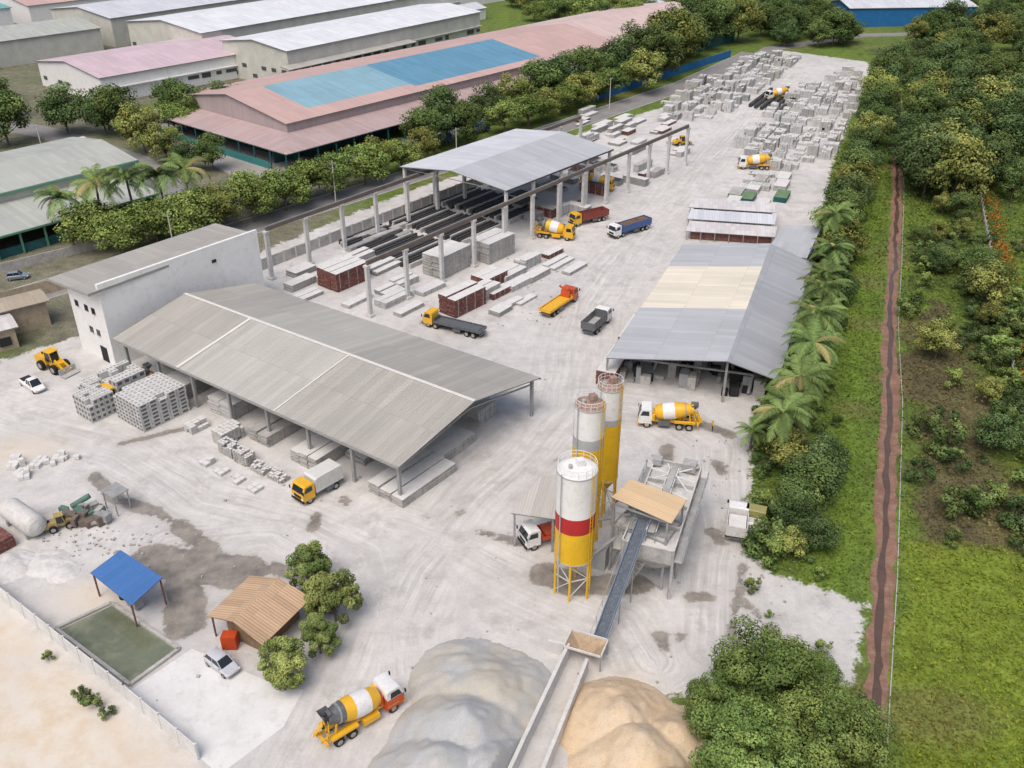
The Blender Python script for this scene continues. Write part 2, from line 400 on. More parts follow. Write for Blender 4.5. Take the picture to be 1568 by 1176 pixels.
for k,x_,y_,h_ in [(0,-108,258,14),(1,-114,262,13),(1,-124,262,14),(0,-136,250,15),(3,-98,244,12),(3,-88,236,9),(0,-75,228,9),(1,-80,226,8),(0,-92,268,12),(1,-84,272,12),(0,-100,276,12),
 (2,-84,177,9),(2,-78,173,8),(2,-72,177,9),(2,-66,180,9),(3,-60,186,9),(2,-66,190,8),(2,-55,191,9),(2,-58,197,8.5),(2,-50,198,9),(2,-46,204.5,9),(2,-41,210,9),(2,-36,216,9),(3,-31,222,9),(0,-23,243,12),(1,-17,252,15),(0,-12,250,12),(3,-24,232,9),(2,-27,226,8),
 (2,-2,262,9),(2,4,270,9),(3,10,277,9),(2,16,284,9),(3,0,284,11),(0,8,292,14),(1,14,299,15),(3,22,292,10),(0,24,308,15),(2,30,300,10),(1,34,322,16),(3,44,312,13),(4,42,334,18),(4,50,330,19),(3,56,348,20),(0,62,362,18),(1,66,372,16),(4,76,384,18),(0,84,398,17),(3,94,404,16),(1,73,410,16),
 (0,-20,266,12),(1,-6,276,11)]:
    tree(k,x_+random.uniform(-1,1),y_+random.uniform(-1,1),h_)
for i in range(16): tree(random.choice([0,1,4]),-150-i*7+random.uniform(-3,3),285+i*4+random.uniform(-9,9),random.uniform(12,16))
for x_,y_,s_ in [(-84,181,1.4),(-78,184,1.45),(-73,188,1.35),(-69,191,1.35),(-89,177,1.2)]: palm(x_,y_,s_)
for x_,y_,s_,k in [(34.2,99.5,1.,0),(36.2,103,1.05,1),(38,107.5,1.05,0),(40.2,112,1.,1),(42.3,116.5,1.1,0),(44.4,121,1.,1),(46.2,126,1.1,0),(48,130.5,1,1),(50,135.5,1.1,0),(53.5,146,1,1),(57,154,1,0),(62,170,1.1,0),(32,103.5,.8,2),(53,141,1,2),(59,158,1,2),(61,164,1,2),(45,131,.9,2),(39,117,.9,2)]: palm(x_,y_,s_,k)
for k,x_,y_,h_ in [(1,37,93,6.5),(0,33.8,88.5,5.5),(1,40.5,99,5),(1,57,150,7),(0,60,161,8),(3,64,168,8),(2,65,177,8),(0,69,185,9),(1,72,193,10),(3,77,203,9),(0,80,212,10),(1,85,222,9),(0,89,232,10),(3,94,243,10),(0,98,252,10),(1,103,264,11),(0,108,277,11),(3,113,290,11),(1,119,302,11),(0,124,315,12),(1,130,328,13)]: tree(k,x_,y_,h_)
for i in range(130):
    yy=80+random.random()*120; ye=np.interp(yy,[81.9,95.7,111.3,126.6,168.8,233.6],[26.5,30.4,33.9,41.9,58.8,82])
    f_=random.random()**1.6
    xx=ye+1.5+f_*(drx_(yy)-ye-8.5)
    shrub(xx,yy,random.uniform(.4,1.0)*(1.2-f_*.6))
for x_,y_ in [(27,72),(29,64),(31,67),(26,76),(29,80),(31,84),(34,78),(30,61),(33,60),(23,64),(-39.5,60.5),(-41,61.5),(-37.5,59.2),(-46,66)]: shrub(x_,y_,random.uniform(.3,.6))
for i in range(250):
    yy=random.uniform(100,520); dr=drx_(yy)+(0 if yy<324 else (yy-324)*.38)
    if yy<200: 
        if i%3: continue
        fe=72.5+(yy-111.3)*.371; xx=random.uniform(dr+4,fe-2); 
        if (random.random()<.4) and yy<150: continue
        tree(random.choice([0,1,3]),xx,yy,random.uniform(4,8.5)); continue
    span=np.interp(yy,[200,260,520],[22,48,220])
    xx=dr+5+random.random()*span
    if 114<xx<128 and yy<250: continue
    tree(random.choice([0,1,1,3,4]),xx,yy,random.uniform(9,15))
for x_,y_ in [(102,226),(99,232),(108,240),(104,246),(112,250)]: tree(1,x_,y_,random.uniform(8,10))
for i in range(44): tree(random.choice([0,1,4]),random.uniform(105,140),random.uniform(392,470),random.uniform(9,15))
for i in range(60):
    yy=random.uniform(84,200); shrub(drx_(yy)+random.uniform(3,26),yy,random.uniform(.5,1.4))
for i in range(46): tree(random.choice([0,1,2,3]),random.uniform(-5,110),random.uniform(425,520),random.uniform(8,13))
for i in range(30): tree(2,-95+i*2.,262+i*1.6,8)
for i in range(60):
    yy=random.uniform(82,150); shrub(drx_(yy)+random.uniform(15,26),yy,random.uniform(.8,1.6))
for x_,y_,h_ in [(35.5,97,6),(36.5,91.5,6.5),(33.5,86,5),(38.5,95,6.5),(35,83,4.5),(31.5,81.5,3.5)]: tree(random.choice([0,1,3]),x_,y_,h_)
# undergrowth tuft mass
n=170000
gx=rng.uniform(20,150,n); gy=52+ (rng.random(n)**1.5)*200
drx=drx_(gy)
dy=sdf(gx,gy,YARD); keep=(dy<-.6+1.4*(vn(gx,gy,3,5)-.5))&(np.abs(gx-drx)>1.0+.9*vn(gx,gy,2.,8))&(gx<(gy*.8654+35)/1420*900)
gx,gy=gx[keep],gy[keep]; n=len(gx); hh=fbm(gx,gy,6,12); drx=drx[keep]
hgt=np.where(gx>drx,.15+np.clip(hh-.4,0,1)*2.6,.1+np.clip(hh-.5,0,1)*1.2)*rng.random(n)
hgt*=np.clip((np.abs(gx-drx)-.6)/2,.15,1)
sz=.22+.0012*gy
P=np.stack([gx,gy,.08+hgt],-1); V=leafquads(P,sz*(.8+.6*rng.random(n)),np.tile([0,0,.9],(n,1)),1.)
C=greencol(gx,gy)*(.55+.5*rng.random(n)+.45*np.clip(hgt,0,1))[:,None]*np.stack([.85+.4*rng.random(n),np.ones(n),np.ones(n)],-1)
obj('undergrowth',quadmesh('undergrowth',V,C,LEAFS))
hn=16000; t=rng.random(hn); hx=74.5+t*45.4+rng.normal(0,.9,hn); hy=111.3+t*122.3+rng.normal(0,.3,hn)
P=np.stack([hx,hy,rng.random(hn)*1.3+.2],-1); fl=(vn(hx,hy,2.5,77)>.5)&(rng.random(hn)<.4)
C=np.where(fl[:,None],np.array([.5,.15,.03]),np.array([.14,.19,.05]))*(.6+.7*rng.random(hn))[:,None]
obj('flowering_hedge',quadmesh('flowering_hedge',leafquads(P,np.full(hn,.35),np.tile([0,0,.6],(hn,1))),C,LEAFS))
CON=M('weathered_concrete',(.45,.44,.42),.85,.3,.5,(.16,.14,.12),.45)
CONL=M('pale_concrete',(.60,.59,.57),.85,.2,.6,(.3,.28,.25),.35)
mb=MB(); mb.beam((64,90,.4),(118.5,235,.4),.15,.8,CON)
for i in range(50): mb.box((64+54.5*i/49,90+145*i/49,.75),(.25,.25,1.5),CON)
mb.build('boundary_fence')
# drain
mud=M('red_mud_bank',(.25,.14,.10),.8,.45,.4,(.30,.24,.17),.7)
mb=MB(); K=140
for i in range(K):
    t0,t1=i/K,(i+1)/K; ya,yb=38+(323-38)*t0**1.3,38+(323-38)*t1**1.3
    def ed(P,yv,sd): return float(np.interp(yv,[p[1] for p in P],[p[0] for p in P]))+sd*(float(vn(yv,sd*9,1.6,4))-.45)*1.1
    mb.add([(ed(DRL,ya,-1),ya,.03),(ed(DRR,ya,1),ya,.03),(ed(DRR,yb,1),yb,.03),(ed(DRL,yb,-1),yb,.03)],[(0,1,2,3)],mud)
mb.build('drainage_channel')
mb=MB(); WTR=M('brown_ditch_water',(.115,.075,.058),.12,.3,.5,spec=.5)
for i in range(K):
    t0,t1=i/K,(i+1)/K; ya,yb=38+(323-38)*t0**1.3,38+(323-38)*t1**1.3
    def wc(yv,sd): return float(drx_(yv))+float(vn(yv,3,4.,6)-.5)*.7+sd*(.12+.5*float(vn(yv,sd*5,1.8,9)))
    mb.add([(wc(ya,-1),ya,.045),(wc(ya,1),ya,.045),(wc(yb,1),yb,.045),(wc(yb,-1),yb,.045)],[(0,1,2,3)],WTR)
mb.build('ditch_water')
mb=MB()
for a,b in zip(DRR[:-1],DRR[1:]): mb.beam((a[0]+.35,a[1],.05),(b[0]+.35,b[1],.05),.1,.14,CON)
mb.build('drain_kerb')
# ------------------------------------------------------------------ structures
STEEL=M('grey_steel',(.32,.33,.33),.55,.25,1.,(.16,.11,.08),.35)
DARK=M('dark_interior',(.03,.03,.032),.9,.2,.5)
BLACK=M('black_rubber',(.02,.02,.02),.85,.3,3.)
WHITE=M('white_render_wall',(.80,.80,.79),.8,.06,.4,(.5,.49,.46),.3)
GLASS=M('dark_glass',(.02,.025,.03),.12,.2,1.,spec=.6)
UND=M('roof_underside',(.20,.20,.195),.8,.2,.5)
RG=roofmat('warm_grey_sheet_roof',(.40,.385,.35),(.24,.22,.19),.45)
RG2=roofmat('pale_warm_grey_sheet_roof',(.45,.44,.405),(.26,.24,.21),.4)
RGR=roofmat('grey_sheet_roof',(.46,.475,.50),(.27,.26,.26),.35)
RGD=roofmat('shaded_grey_sheet_roof',(.37,.385,.41),(.2,.2,.2),.35)  # darker copy of the grey roof: right slope's shade put into the colour
RCR=roofmat('cream_sheet_roof',(.74,.69,.57),(.4,.36,.3),.3)
RWH=roofmat('white_sheet_roof',(.60,.62,.66),(.34,.33,.33),.3)
RPK=roofmat('pink_sheet_roof',(.56,.385,.35),(.36,.32,.32),.7,.06)
RBL=roofmat('blue_sheet_roof',(.12,.29,.42),(.3,.36,.42),.25)
RBL2=roofmat('pale_blue_sheet_roof',(.24,.42,.50),(.34,.38,.42),.35)
RTAN=roofmat('rusty_tan_roof',(.52,.36,.23),(.25,.15,.09),.45,.12,.9,3.)
RBRI=roofmat('bright_blue_roof',(.06,.17,.42),(.03,.05,.1),.2,.06,.9,3.)
RGRN=roofmat('green_grey_sheet_roof',(.44,.46,.42),(.3,.3,.27),.4)
RRST=roofmat('rusted_white_roof',(.62,.60,.60),(.34,.2,.14),.5,.1,1.,2.)
CAPW=M('ridge_cap',(.66,.65,.62),.6,.1,1.)
def lerp(a,b,t): return tuple(a[i]+(b[i]-a[i])*t for i in range(len(a)))
def gable(name,A,B,C,D,ze,zr,mat,mat2=None,th=.15,bays=None,rt=.5,cap=None,roofname='roof'):
    e=empty(name); mb=MB()
    Rl=lerp(A,D,rt);Rr=lerp(B,C,rt)
    bays=bays or [(0,1,mat)]
    z=lambda p,q:(p[0],p[1],q)
    for t0,t1,mm in bays:
        a,b=lerp(A,B,t0),lerp(A,B,t1); r0,r1=lerp(Rl,Rr,t0),lerp(Rl,Rr,t1); d,c=lerp(D,C,t0),lerp(D,C,t1)
        mb.slab(z(a,ze),z(b,ze),z(r1,zr),z(r0,zr),mm,th,UND,u0=t0*100); 
        mb.slab(z(c,ze),z(d,ze),z(r0,zr),z(r1,zr),mat2 or mm,th,UND,u0=t0*100)
    mb.build(roofname,e)
    if cap:
        m2=MB(); m2.beam(z(Rl,zr+.05),z(Rr,zr+.05),.5,.08,cap); m2.build('ridge_cap',e)
    return e,Rl,Rr
# main shed
A,B,C_,D=(-60,123.8),(-13.5,90.4),(4,112),(-43.5,144.3)
e,Rl,Rr=gable('open_sided_storage_shed',A,B,C_,D,6.2,8.9,RG,None,bays=[(0,.27,RG),(.27,.62,RG2),(.62,1,RG)],cap=CAPW)
mb=MB()
for t in(.27,.62):
    a=lerp(A,B,t);r=lerp(Rl,Rr,t); mb.beam((a[0],a[1],6.27),(r[0],r[1],8.97),.5 if t<.5 else .25,.06,CAPW)
mb.build('sheet_strip',e)
mb=MB()
for t in np.linspace(.03,.985,8):
    for q in(0.03,.97):
        p=np.array(lerp(lerp(A,B,t),lerp(D,C_,t),q)); mb.box((p[0],p[1],3),(.4,.4,6),STEEL,-.62); 
    a=lerp(lerp(A,B,t),lerp(D,C_,t),.03);b=lerp(lerp(A,B,t),lerp(D,C_,t),.97);m_=lerp(Rl,Rr,t)
    for p0,p1,z0,z1 in((a,m_,5.9,8.5),(m_,b,8.5,5.9),(a,m_,5.2,7.5),(m_,b,7.5,5.2)): mb.beam((*p0,z0),(*p1,z1),.15,.2,STEEL)
    for s_ in np.linspace(.05,.95,8):
        p=lerp(a,m_,s_);mb.beam((*p,5.2+2.3*s_),(*lerp(a,m_,s_+.05 if s_<.95 else s_),5.9+2.6*s_),.08,.08,STEEL)
mb.beam((*A,6.0),(*B,6.0),.12,.3,STEEL);mb.beam((*D,6.0),(*C_,6.0),.12,.3,STEEL)
mb.build('columns_and_trusses',e)
# canopy in middle
L_,T_,R_,F_=(-24,194.5),(.9,225.3),(23,207.9),(-1.2,178.4)
e,Rl,Rr=gable('raised_canopy',F_,R_,T_,L_,11.,12.6,RGR,RWH,cap=None)
mb=MB()
for t in(0.02,.25,.5,.75,.98):
    for q in(.02,.98):
        p=lerp(lerp(F_,R_,t),lerp(L_,T_,t),q); mb.box((*p,5.45),(.55,.55,10.9),CONL,.9)
    a=lerp(lerp(F_,R_,t),lerp(L_,T_,t),.02);b=lerp(lerp(F_,R_,t),lerp(L_,T_,t),.98);m_=lerp(Rl,Rr,t)
    mb.beam((*a,10.75),(*m_,12.3),.15,.3,STEEL);mb.beam((*m_,12.3),(*b,10.75),.15,.3,STEEL);mb.beam((*a,10.5),(*b,10.5),.12,.15,STEEL)
mb.beam((*F_,10.8),(*R_,10.8),.1,.3,M('dark_fascia',(.09,.08,.08),.6));mb.build('columns_and_trusses',e)
# crane runway
e=empty('gantry_crane_runway'); mb=MB(); mb2=MB()
DK=M('dark_brown_crane_beam',(.17,.14,.12),.8,.3,.7)
d1=np.array([.613,.79]); n1v=np.array([-.79,.613])
for row,off,N in((0,0.,13),(1,26.,12)):
    p0=np.array([-24.3,144.])+n1v*off
    for i in range(N):
        p=p0+d1*9.28*i; mb.box((p[0],p[1],4.75),(.75,.55,9.5),CONL,.911)
        mb.box((p[0],p[1],9.35),(.9,.9,.4),CONL,.911)
        mb.box((p[0],p[1],.25),(1.1,1.1,.5),CONL,.911)
    for i in range(N-1):
        a=p0+d1*(9.28*i); b=p0+d1*(9.28*(i+1)-.06)
        mb2.beam((a[0],a[1],9.92),(b[0],b[1],9.92),.45,.7,DK); mb2.beam((a[0],a[1],10.34),(b[0],b[1],10.34),.14,.12,STEEL)
mb.build('columns',e);mb2.build('crane_rails',e)
p0=np.array([-24.3,144.])+n1v*31-d1*2; p1=p0+d1*118
mb=MB(); mb.beam((*p0,1.1),(*p1,1.1),.2,2.2,CON)
for i in range(40): p=p0+(p1-p0)*i/39; mb.box((*p,1.2),(.35,.35,2.4),CONL,.91)
mb.build('boundary_wall')
# white building
e=empty('white_office_building'); mb=MB(); mr=MB(); mw=MB()
w0=np.array([-61.5,126.3]);ua=np.array([.622,.783]);na=np.array([-.783,.622]); LL,WW=29,10
def bp(a,b,z): q=w0+ua*a+na*b; return (q[0],q[1],z)
ang=math.atan2(ua[1],ua[0])
c0=bp(LL/2,WW/2,6.2); mb.box(c0,(LL,WW,12.4),WHITE,ang)
c0=bp(LL/2,.1,6.9); mb.box((c0[0],c0[1],6.95),(LL+.3,.5,13.9),WHITE,ang); mb.build('walls',e)
mr.slab(bp(-2,WW+1.5,12.45),bp(LL,WW+1.5,12.45),bp(LL,.4,13.2),bp(-2,-.6,13.2),RG,.4,STEEL)
mr.slab(bp(2,WW+5,10.6),bp(17,WW+5,10.6),bp(17,WW+1.4,11.4),bp(2,WW+1.4,11.4),RG,.3,STEEL); mr.build('roof',e)
for b_,z_ in((3.2,8.6),(5.2,8.6),(3.2,4.9),(5.2,4.9),(8,8.6)):
    p=bp(-.03,b_,z_); mw.box(p,(.1,.95,1.0),GLASS,ang); p=bp(-.06,b_,z_-.56);mw.box(p,(.2,1.2,.1),CONL,ang)
p=bp(20,-.2,11.2); mw.box(p,(.8,.12,.5),DARK,ang)
p=bp(-.03,2.8,1.3); mw.box(p,(.1,1.8,2.6),DARK,ang); mw.build('windows_and_doors',e)
# right shed
A,B,C_,D=(13.8,119.9),(37.5,113.2),(54.3,155.8),(32.5,165.3); Rf,Rb=(30.3,114.7),(47.3,159.6)
e=empty('block_making_shed'); mb=MB()
def q4(t0,t1,P0,P1,z0,Q0,Q1,z1,mm,s0=0.,s1=1.):
    a,b=lerp(P0,P1,t0),lerp(P0,P1,t1);c,d=lerp(Q0,Q1,t1),lerp(Q0,Q1,t0)
    a,b,c,d=(*a,z0),(*b,z0),(*c,z1),(*d,z1)
    a2,b2=lerp(a,d,s0),lerp(b,c,s0); d2,c2=lerp(a,d,s1),lerp(b,c,s1)
    mb.slab(a2,b2,c2,d2,mm,.13,UND)
q4(0,.38,A,D,5.,Rf,Rb,7.3,RGR);q4(.38,.76,A,D,5.,Rf,Rb,7.3,RCR);q4(.76,1,A,D,5.,Rf,Rb,7.3,RGR)
q4(0,1,B,C_,5.,Rf,Rb,7.3,RGD)
mb.build('roof',e); mb=MB()
for t in np.linspace(.02,.98,7):
    for P,Q in((A,D),(B,C_),(Rf,Rb)):
        p=lerp(P,Q,t); hh_=7.1 if P is Rf else 4.85; mb.box((*p,hh_/2),(.3,.3,hh_),STEEL)
    a,b,c=lerp(A,D,t),lerp(Rf,Rb,t),lerp(B,C_,t); mb.beam((*a,4.75),(*b,7.0),.12,.22,STEEL); mb.beam((*b,7.0),(*c,4.75),.12,.22,STEEL)
mb.build('columns',e)
mb=MB(); mb.beam((*lerp(B,C_,.02),1.3),(*lerp(B,C_,.98),1.3),.15,2.6,CON); mb.beam((*lerp(A,D,.3),1.6),(*lerp(A,D,.98),1.6),.15,3.2,CON); mb.build('side_walls',e)
mb=MB()
for i in range(110):
    t=random.uniform(.05,.4);q=random.uniform(.06,.94); p=lerp(lerp(A,D,t),lerp(B,C_,t),q); hh_=random.uniform(.4,2.8)
    mb.box((*p,hh_/2),(random.uniform(.4,2.2),random.uniform(.4,1.4),hh_),random.choice([STEEL,CON,DARK,DARK,STEEL]),-.3+random.choice([0,0,1.57,.2]))
for i in range(14):
    t=random.uniform(.05,.3);q=random.uniform(.1,.9); p=lerp(lerp(A,D,t),lerp(B,C_,t),q); mb.cyl((*p,.3),(p[0]+random.uniform(-1,1),p[1]+1,random.uniform(1.5,3.5)),.25,STEEL,10)
for t in(.1,.22):
    a=lerp(lerp(A,D,t),lerp(B,C_,t),.15);b=lerp(lerp(A,D,t),lerp(B,C_,t),.85); mb.beam((*a,2.9),(*b,2.9),.25,.3,STEEL)
mb.build('block_machinery',e)
e=empty('rear_lean_to'); mb=MB(); mb.slab((46.9,160.8,5),(53.7,157.6,5.2),(61.3,174.4,5.2),(53.9,175.2,5),RGR,.12,UND)
for p in((47.5,161.5),(53.2,158.6),(60,173.5),(54.2,174)): mb.box((*p,2.45),(.25,.25,4.9),STEEL)
mb.build('roof_and_posts',e)
RUST=M('rusty_red_brown_sheets',(.17,.075,.06),.8,.4,1.2,(.3,.25,.22),.4)
e=empty('low_storage_sheds'); mb=MB()
for k_,(o_,mt,zz_) in enumerate(((0,RRST,2.0),(5.9,RWH,2.7),(12.0,RRST,3.3))):
    a=(35.5+o_*.33-k_*.8,180+o_*.9)
    mb.slab((a[0],a[1],zz_),(a[0]+17.5,a[1]-3.5,zz_),(a[0]+19.2,a[1]+1.6,zz_+.35),(a[0]+1.7,a[1]+5.1,zz_+.35),mt,.12,UND)
    mb.box((a[0]+9.6,a[1]+.9,zz_/2-.1),(16.3,3.8,zz_-.3),RUST if k_!=1 else CON,-.195)
    for q in np.linspace(.3,17,7): mb.box((a[0]+q,a[1]-q*.2,zz_/2),(.15,.15,zz_-.1),STEEL)
mb.build('roofs_and_sheeting',e)
# ---------- batching plant
SW=M('silo_white_paint',(.78,.78,.77),.5,.08,.5,(.45,.33,.26),.25); SY=M('silo_yellow_paint',(.76,.46,.02),.5,.12,.6,(.4,.25,.08),.3)
SR=M('silo_red_paint',(.45,.03,.03),.5,.15,.8); SG=M('silo_grey_band',(.42,.43,.44),.6,.2,1.); SRU=M('silo_rust_top',(.34,.22,.17),.8,.4,1.5,(.6,.55,.52),.6)
def silo(x,y,h,r,z0,bands,topm,legm):
    e=empty('cement_silo'); mb=MB()
    prof=[(z0-1.9,.3,legm),(z0,r,bands[0][1])]
    for zt,mm in bands: prof.append((zt-.001,r,mm)); 
    prof+=[(h,r*.99,bands[-1][1]),(h+.25,r*.7,topm),(h+.3,.05,topm)]
    mb.lathe((x,y,0),(x,y,1),prof,32,True,False); mb.build('body',e,smooth=True)
    mb=MB()
    for zt in [z0,h-.05]: mb.lathe((x,y,zt-.06),(x,y,zt+.06),[(0,r+.05,SG),(1,r+.05,SG)],32)
    for k in range(6):
        a=k*math.pi/3+.3; px,py=x+math.cos(a)*r*.97,y+math.sin(a)*r*.97
        mb.cyl((px,py,0),(px,py,z0+.3),.13,legm,8)
        a2=a+math.pi/3; qx,qy=x+math.cos(a2)*r*.97,y+math.sin(a2)*r*.97
        mb.beam((px,py,z0*.12),(qx,qy,z0*.55),.08,.08,CONL); mb.beam((qx,qy,z0*.55),(px,py,z0*.95),.08,.08,CONL); mb.beam((px,py,z0*.55),(qx,qy,z0*.55),.1,.1,CONL)
    n=16
    for k in range(n):
        a=k*2*math.pi/n;b=(k+1)*2*math.pi/n; R1=r*.96
        p=(x+math.cos(a)*R1,y+math.sin(a)*R1);q=(x+math.cos(b)*R1,y+math.sin(b)*R1)
        mb.cyl((*p,h),(*p,h+.9),.025,SW,5); mb.beam((*p,h+.9),(*q,h+.9),.04,.04,SW); mb.beam((*p,h+.5),(*q,h+.5),.03,.03,SW)
    mb.box((x+.3,y+.2,h+.65),(.7,.7,.8),SRU if topm is SRU else SW,.4); mb.cyl((x-.7,y-.3,h+.1),(x-.7,y-.3,h+.7),.2,SG,10)
    lx,ly=x+r*.75,y-r*.75
    for s_ in(-.2,.2): mb.beam((lx+s_*.7,ly+s_*.7,0),(lx+s_*.7,ly+s_*.7,h+1),.05,.05,legm)
    for k in range(int(h/.5)): mb.beam((lx-.14,ly-.14,.4+k*.5),(lx+.14,ly+.14,.4+k*.5),.03,.03,legm)
    mb.cyl((x-r*.8,y-r*.75,.8),(x-r*.8,y-r*.75,h+.4),.07,SG,6)
    mb.build('frame_and_fittings',e)
silo(6.55,76.3,16.0,2.08,5.,[(9.0,SY),(11.0,SR),(15.9,SW)],SW,SY)
silo(8.1,82.2,20.0,1.66,8.6,[(15.1,SY),(16.4,SG),(19.9,SW)],SRU,SY)
silo(10.85,88.2,18.7,1.45,6.6,[(14.2,SY),(15.0,SG),(18.6,SW)],SRU,SY)
e=empty('aggregate_batching_plant'); mb=MB(); pa=R(70); fx=np.array([math.cos(pa),math.sin(pa)]); fy=np.array([-math.sin(pa),math.cos(pa)])
pc=np.array([17.0,83.2])
def pp(a,b,z): q=pc+fx*a+fy*b; return (q[0],q[1],z)
DUSTM=M('dusty_grey_steel',(.42,.42,.41),.8,.3,1.,(.22,.2,.18),.4); DST=M('white_cement_dust',(.62,.61,.59),.9,.2,1.,(.4,.38,.35),.4)
for i in range(4):
    a0=-8+i*4; a1=a0+3.9
    top=[pp(a0,-2.7,6.6),pp(a1,-2.7,6.6),pp(a1,2.7,6.6),pp(a0,2.7,6.6)]; mid=[(p[0],p[1],4.6) for p in top]
    bot=[pp(a0+1.3,-.8,2.6),pp(a1-1.3,-.8,2.6),pp(a1-1.3,.8,2.6),pp(a0+1.3,.8,2.6)]
    mb.add(top+mid+bot,[(0,4,5,1),(1,5,6,2),(2,6,7,3),(3,7,4,0),(4,8,9,5),(5,9,10,6),(6,10,11,7),(7,11,8,4)],DUSTM)
    cz_=pp((a0+a1)/2,0,6.45); lo_=[(*p[:2],6.1) for p in top]
    mb.add(lo_+[cz_],[(0,1,4),(1,2,4),(2,3,4),(3,0,4)],DST)
    mb.beam(pp(a0,-2.75,6.6),pp(a1,-2.75,6.6),.15,.15,DST);mb.beam(pp(a0,2.75,6.6),pp(a1,2.75,6.6),.15,.15,DST);mb.beam(pp(a0,-2.7,6.6),pp(a0,2.7,6.6),.15,.15,DST)
    for b_ in(-2.7,2.7):
        mb.beam(pp(a0,b_,0),pp(a0,b_,6.6),.25,.25,DUSTM); mb.beam(pp(a0,b_,.4),pp(a1,b_,4.4),.1,.1,STEEL)
        for k in range(3): mb.beam(pp(a0+k*1.3,b_*1.02,4.6),pp(a0+k*1.3,b_*1.02,6.6),.1,.1,STEEL)
mb.beam(pp(8,2.7,0),pp(8,2.7,6.6),.25,.25,DUSTM);mb.beam(pp(8,-2.7,0),pp(8,-2.7,6.6),.25,.25,DUSTM);mb.beam(pp(8,-2.7,6.6),pp(8,2.7,6.6),.15,.15,DST)
mb.build('aggregate_bins',e)
mb=MB()
mb.box(pp(0,-3.3,5.2),(16,.9,.08),DUSTM,pa);mb.box(pp(0,3.3,5.2),(16,.9,.08),DUSTM,pa)
for b_ in(-3.7,3.7):
    for k in range(9): mb.beam(pp(-8+2*k,b_,5.2),pp(-8+2*k,b_,6.3),.05,.05,STEEL)
    mb.beam(pp(-8,b_,6.3),pp(8,b_,6.3),.05,.05,STEEL);mb.beam(pp(-8,b_,5.8),pp(8,b_,5.8),.05,.05,STEEL)
mb.beam(pp(-7,0,7.6),pp(6,0,7.4),.7,.12,DUSTM)
for k in range(7):
    for b_ in(-.5,.5): mb.beam(pp(-7+2.1*k,b_,5.9),pp(-7+2.1*k,b_,7.8),.08,.08,STEEL)
for b_ in(-.5,.5): mb.beam(pp(-7,b_,7.7),pp(6,b_,7.5),.08,.12,SW)
for p,q in((( 7,-2.5),(3,2.)),((2,-2.2),(6.5,1.)),((4,-2.7),(5,2.6)),((0.5,-2.5),(2.2,2.5))): mb.beam(pp(p[0],p[1],7.2),pp(q[0],q[1],7.3),.12,.1,SW)
mb.box(pp(7.2,-1.5,7.1),(1.4,1.6,1.),DUSTM,pa);mb.box(pp(7.3,2.3,6.9),(1.,1.,.8),SG,pa)
mb.build('walkways_and_feed_belt',e)
mb=MB()
quad=[(10.9,79.4),(13.1,82.3),(18.4,79.8),(16.2,76.2)]
for p in quad: mb.box((*p,4.7),(.25,.25,9.4),STEEL,pa)
for i in range(4):
    for z_ in(3.2,6.4,9.2): mb.beam((*quad[i],z_),(*quad[(i+1)%4],z_),.14,.2,STEEL)
    mb.beam((*quad[i],.2),(*quad[(i+1)%4],3.1),.08,.08,STEEL)
mb.box((14.6,79.4,6.5),(4.6,3.,.12),DUSTM,-.4); mb.box((13.6,78.4,4.6),(2.6,2.,2.2),SG,-.4); mb.lathe((13.6,78.4,3.4),(13.6,78.4,1.9),[(0,1.1,DUSTM),(1,.35,DUSTM)],12)
mb.box((12.2,80.6,5.1),(1.6,1.6,2.6),CONL,-.4); mb.box((9.7,80.2,1.4),(2.,1.6,2.8),SG,-.4)
mb.lathe((8.6,79,2.2),(13.5,79.5,6.8),[(0,.18,SG),(1,.18,SG)],10);mb.lathe((9.2,83,4),(13,80.5,7),[(0,.18,SG),(1,.18,SG)],10)
mb.beam((11.5,75.5,0.2),(14.8,76.8,4.8),.9,.12,STEEL) 
for k in range(10): mb.beam((11.1+.33*k,75.8+.13*k,.4+.46*k),(11.7+.33*k,75.0+.13*k,.4+.46*k),.08,.2,DUSTM)
mb.build('mixing_tower',e)
mb=MB(); mb.slab((16.5,75.8,9.4),(18.8,79.9,9.4),(13,82.7,10.1),(10.6,79.4,10.1),roofmat('tan_plant_roof',(.68,.50,.31),(.45,.35,.25),.3,.05,1.2,9.),.1,UND); mb.build('tan_canopy_roof',e)
mb=MB(); c0=(8.7,67.6,1.2);c1=(14.0,78.2,8.1)
BELT=M('conveyor_belt_blue_grey',(.08,.10,.13),.6,.3,1.5,(.3,.3,.3),.3)
mb.beam(c0,c1,1.0,.12,BELT)
cv=Vector(c1)-Vector(c0); sd=Vector((cv.y,-cv.x,0)).normalized()
for s_ in(-.6,.6):
    mb.beam(Vector(c0)+sd*s_,Vector(c1)+sd*s_,.1,.4,M('conveyor_frame_blue',(.13,.19,.28),.5,.2))
    mb.beam(Vector(c0)+sd*s_*1.5+Vector((0,0,.8)),Vector(c1)+sd*s_*1.5+Vector((0,0,.8)),.04,.04,STEEL)
    for k in range(9): p=Vector(c0)+cv*(k/8)+sd*s_*1.5; mb.beam(p-Vector((0,0,.1)),p+Vector((0,0,.8)),.04,.04,STEEL)
for k in range(12): p=Vector(c0)+cv*((k+.5)/12); mb.beam(p-sd*.7+Vector((0,0,-.35)),p+sd*.7+Vector((0,0,-.35)),.08,.08,STEEL)
for t in(.35,.65): p=Vector(c0)+cv*t; [mb.beam((p.x+sd.x*s_,p.y+sd.y*s_,0),p+sd*s_,.12,.12,STEEL) for s_ in(-.6,.6)]
mb.build('inclined_conveyor',e)
mb=MB(); hx_,hy_=7.3,66.4; ha=R(-22)
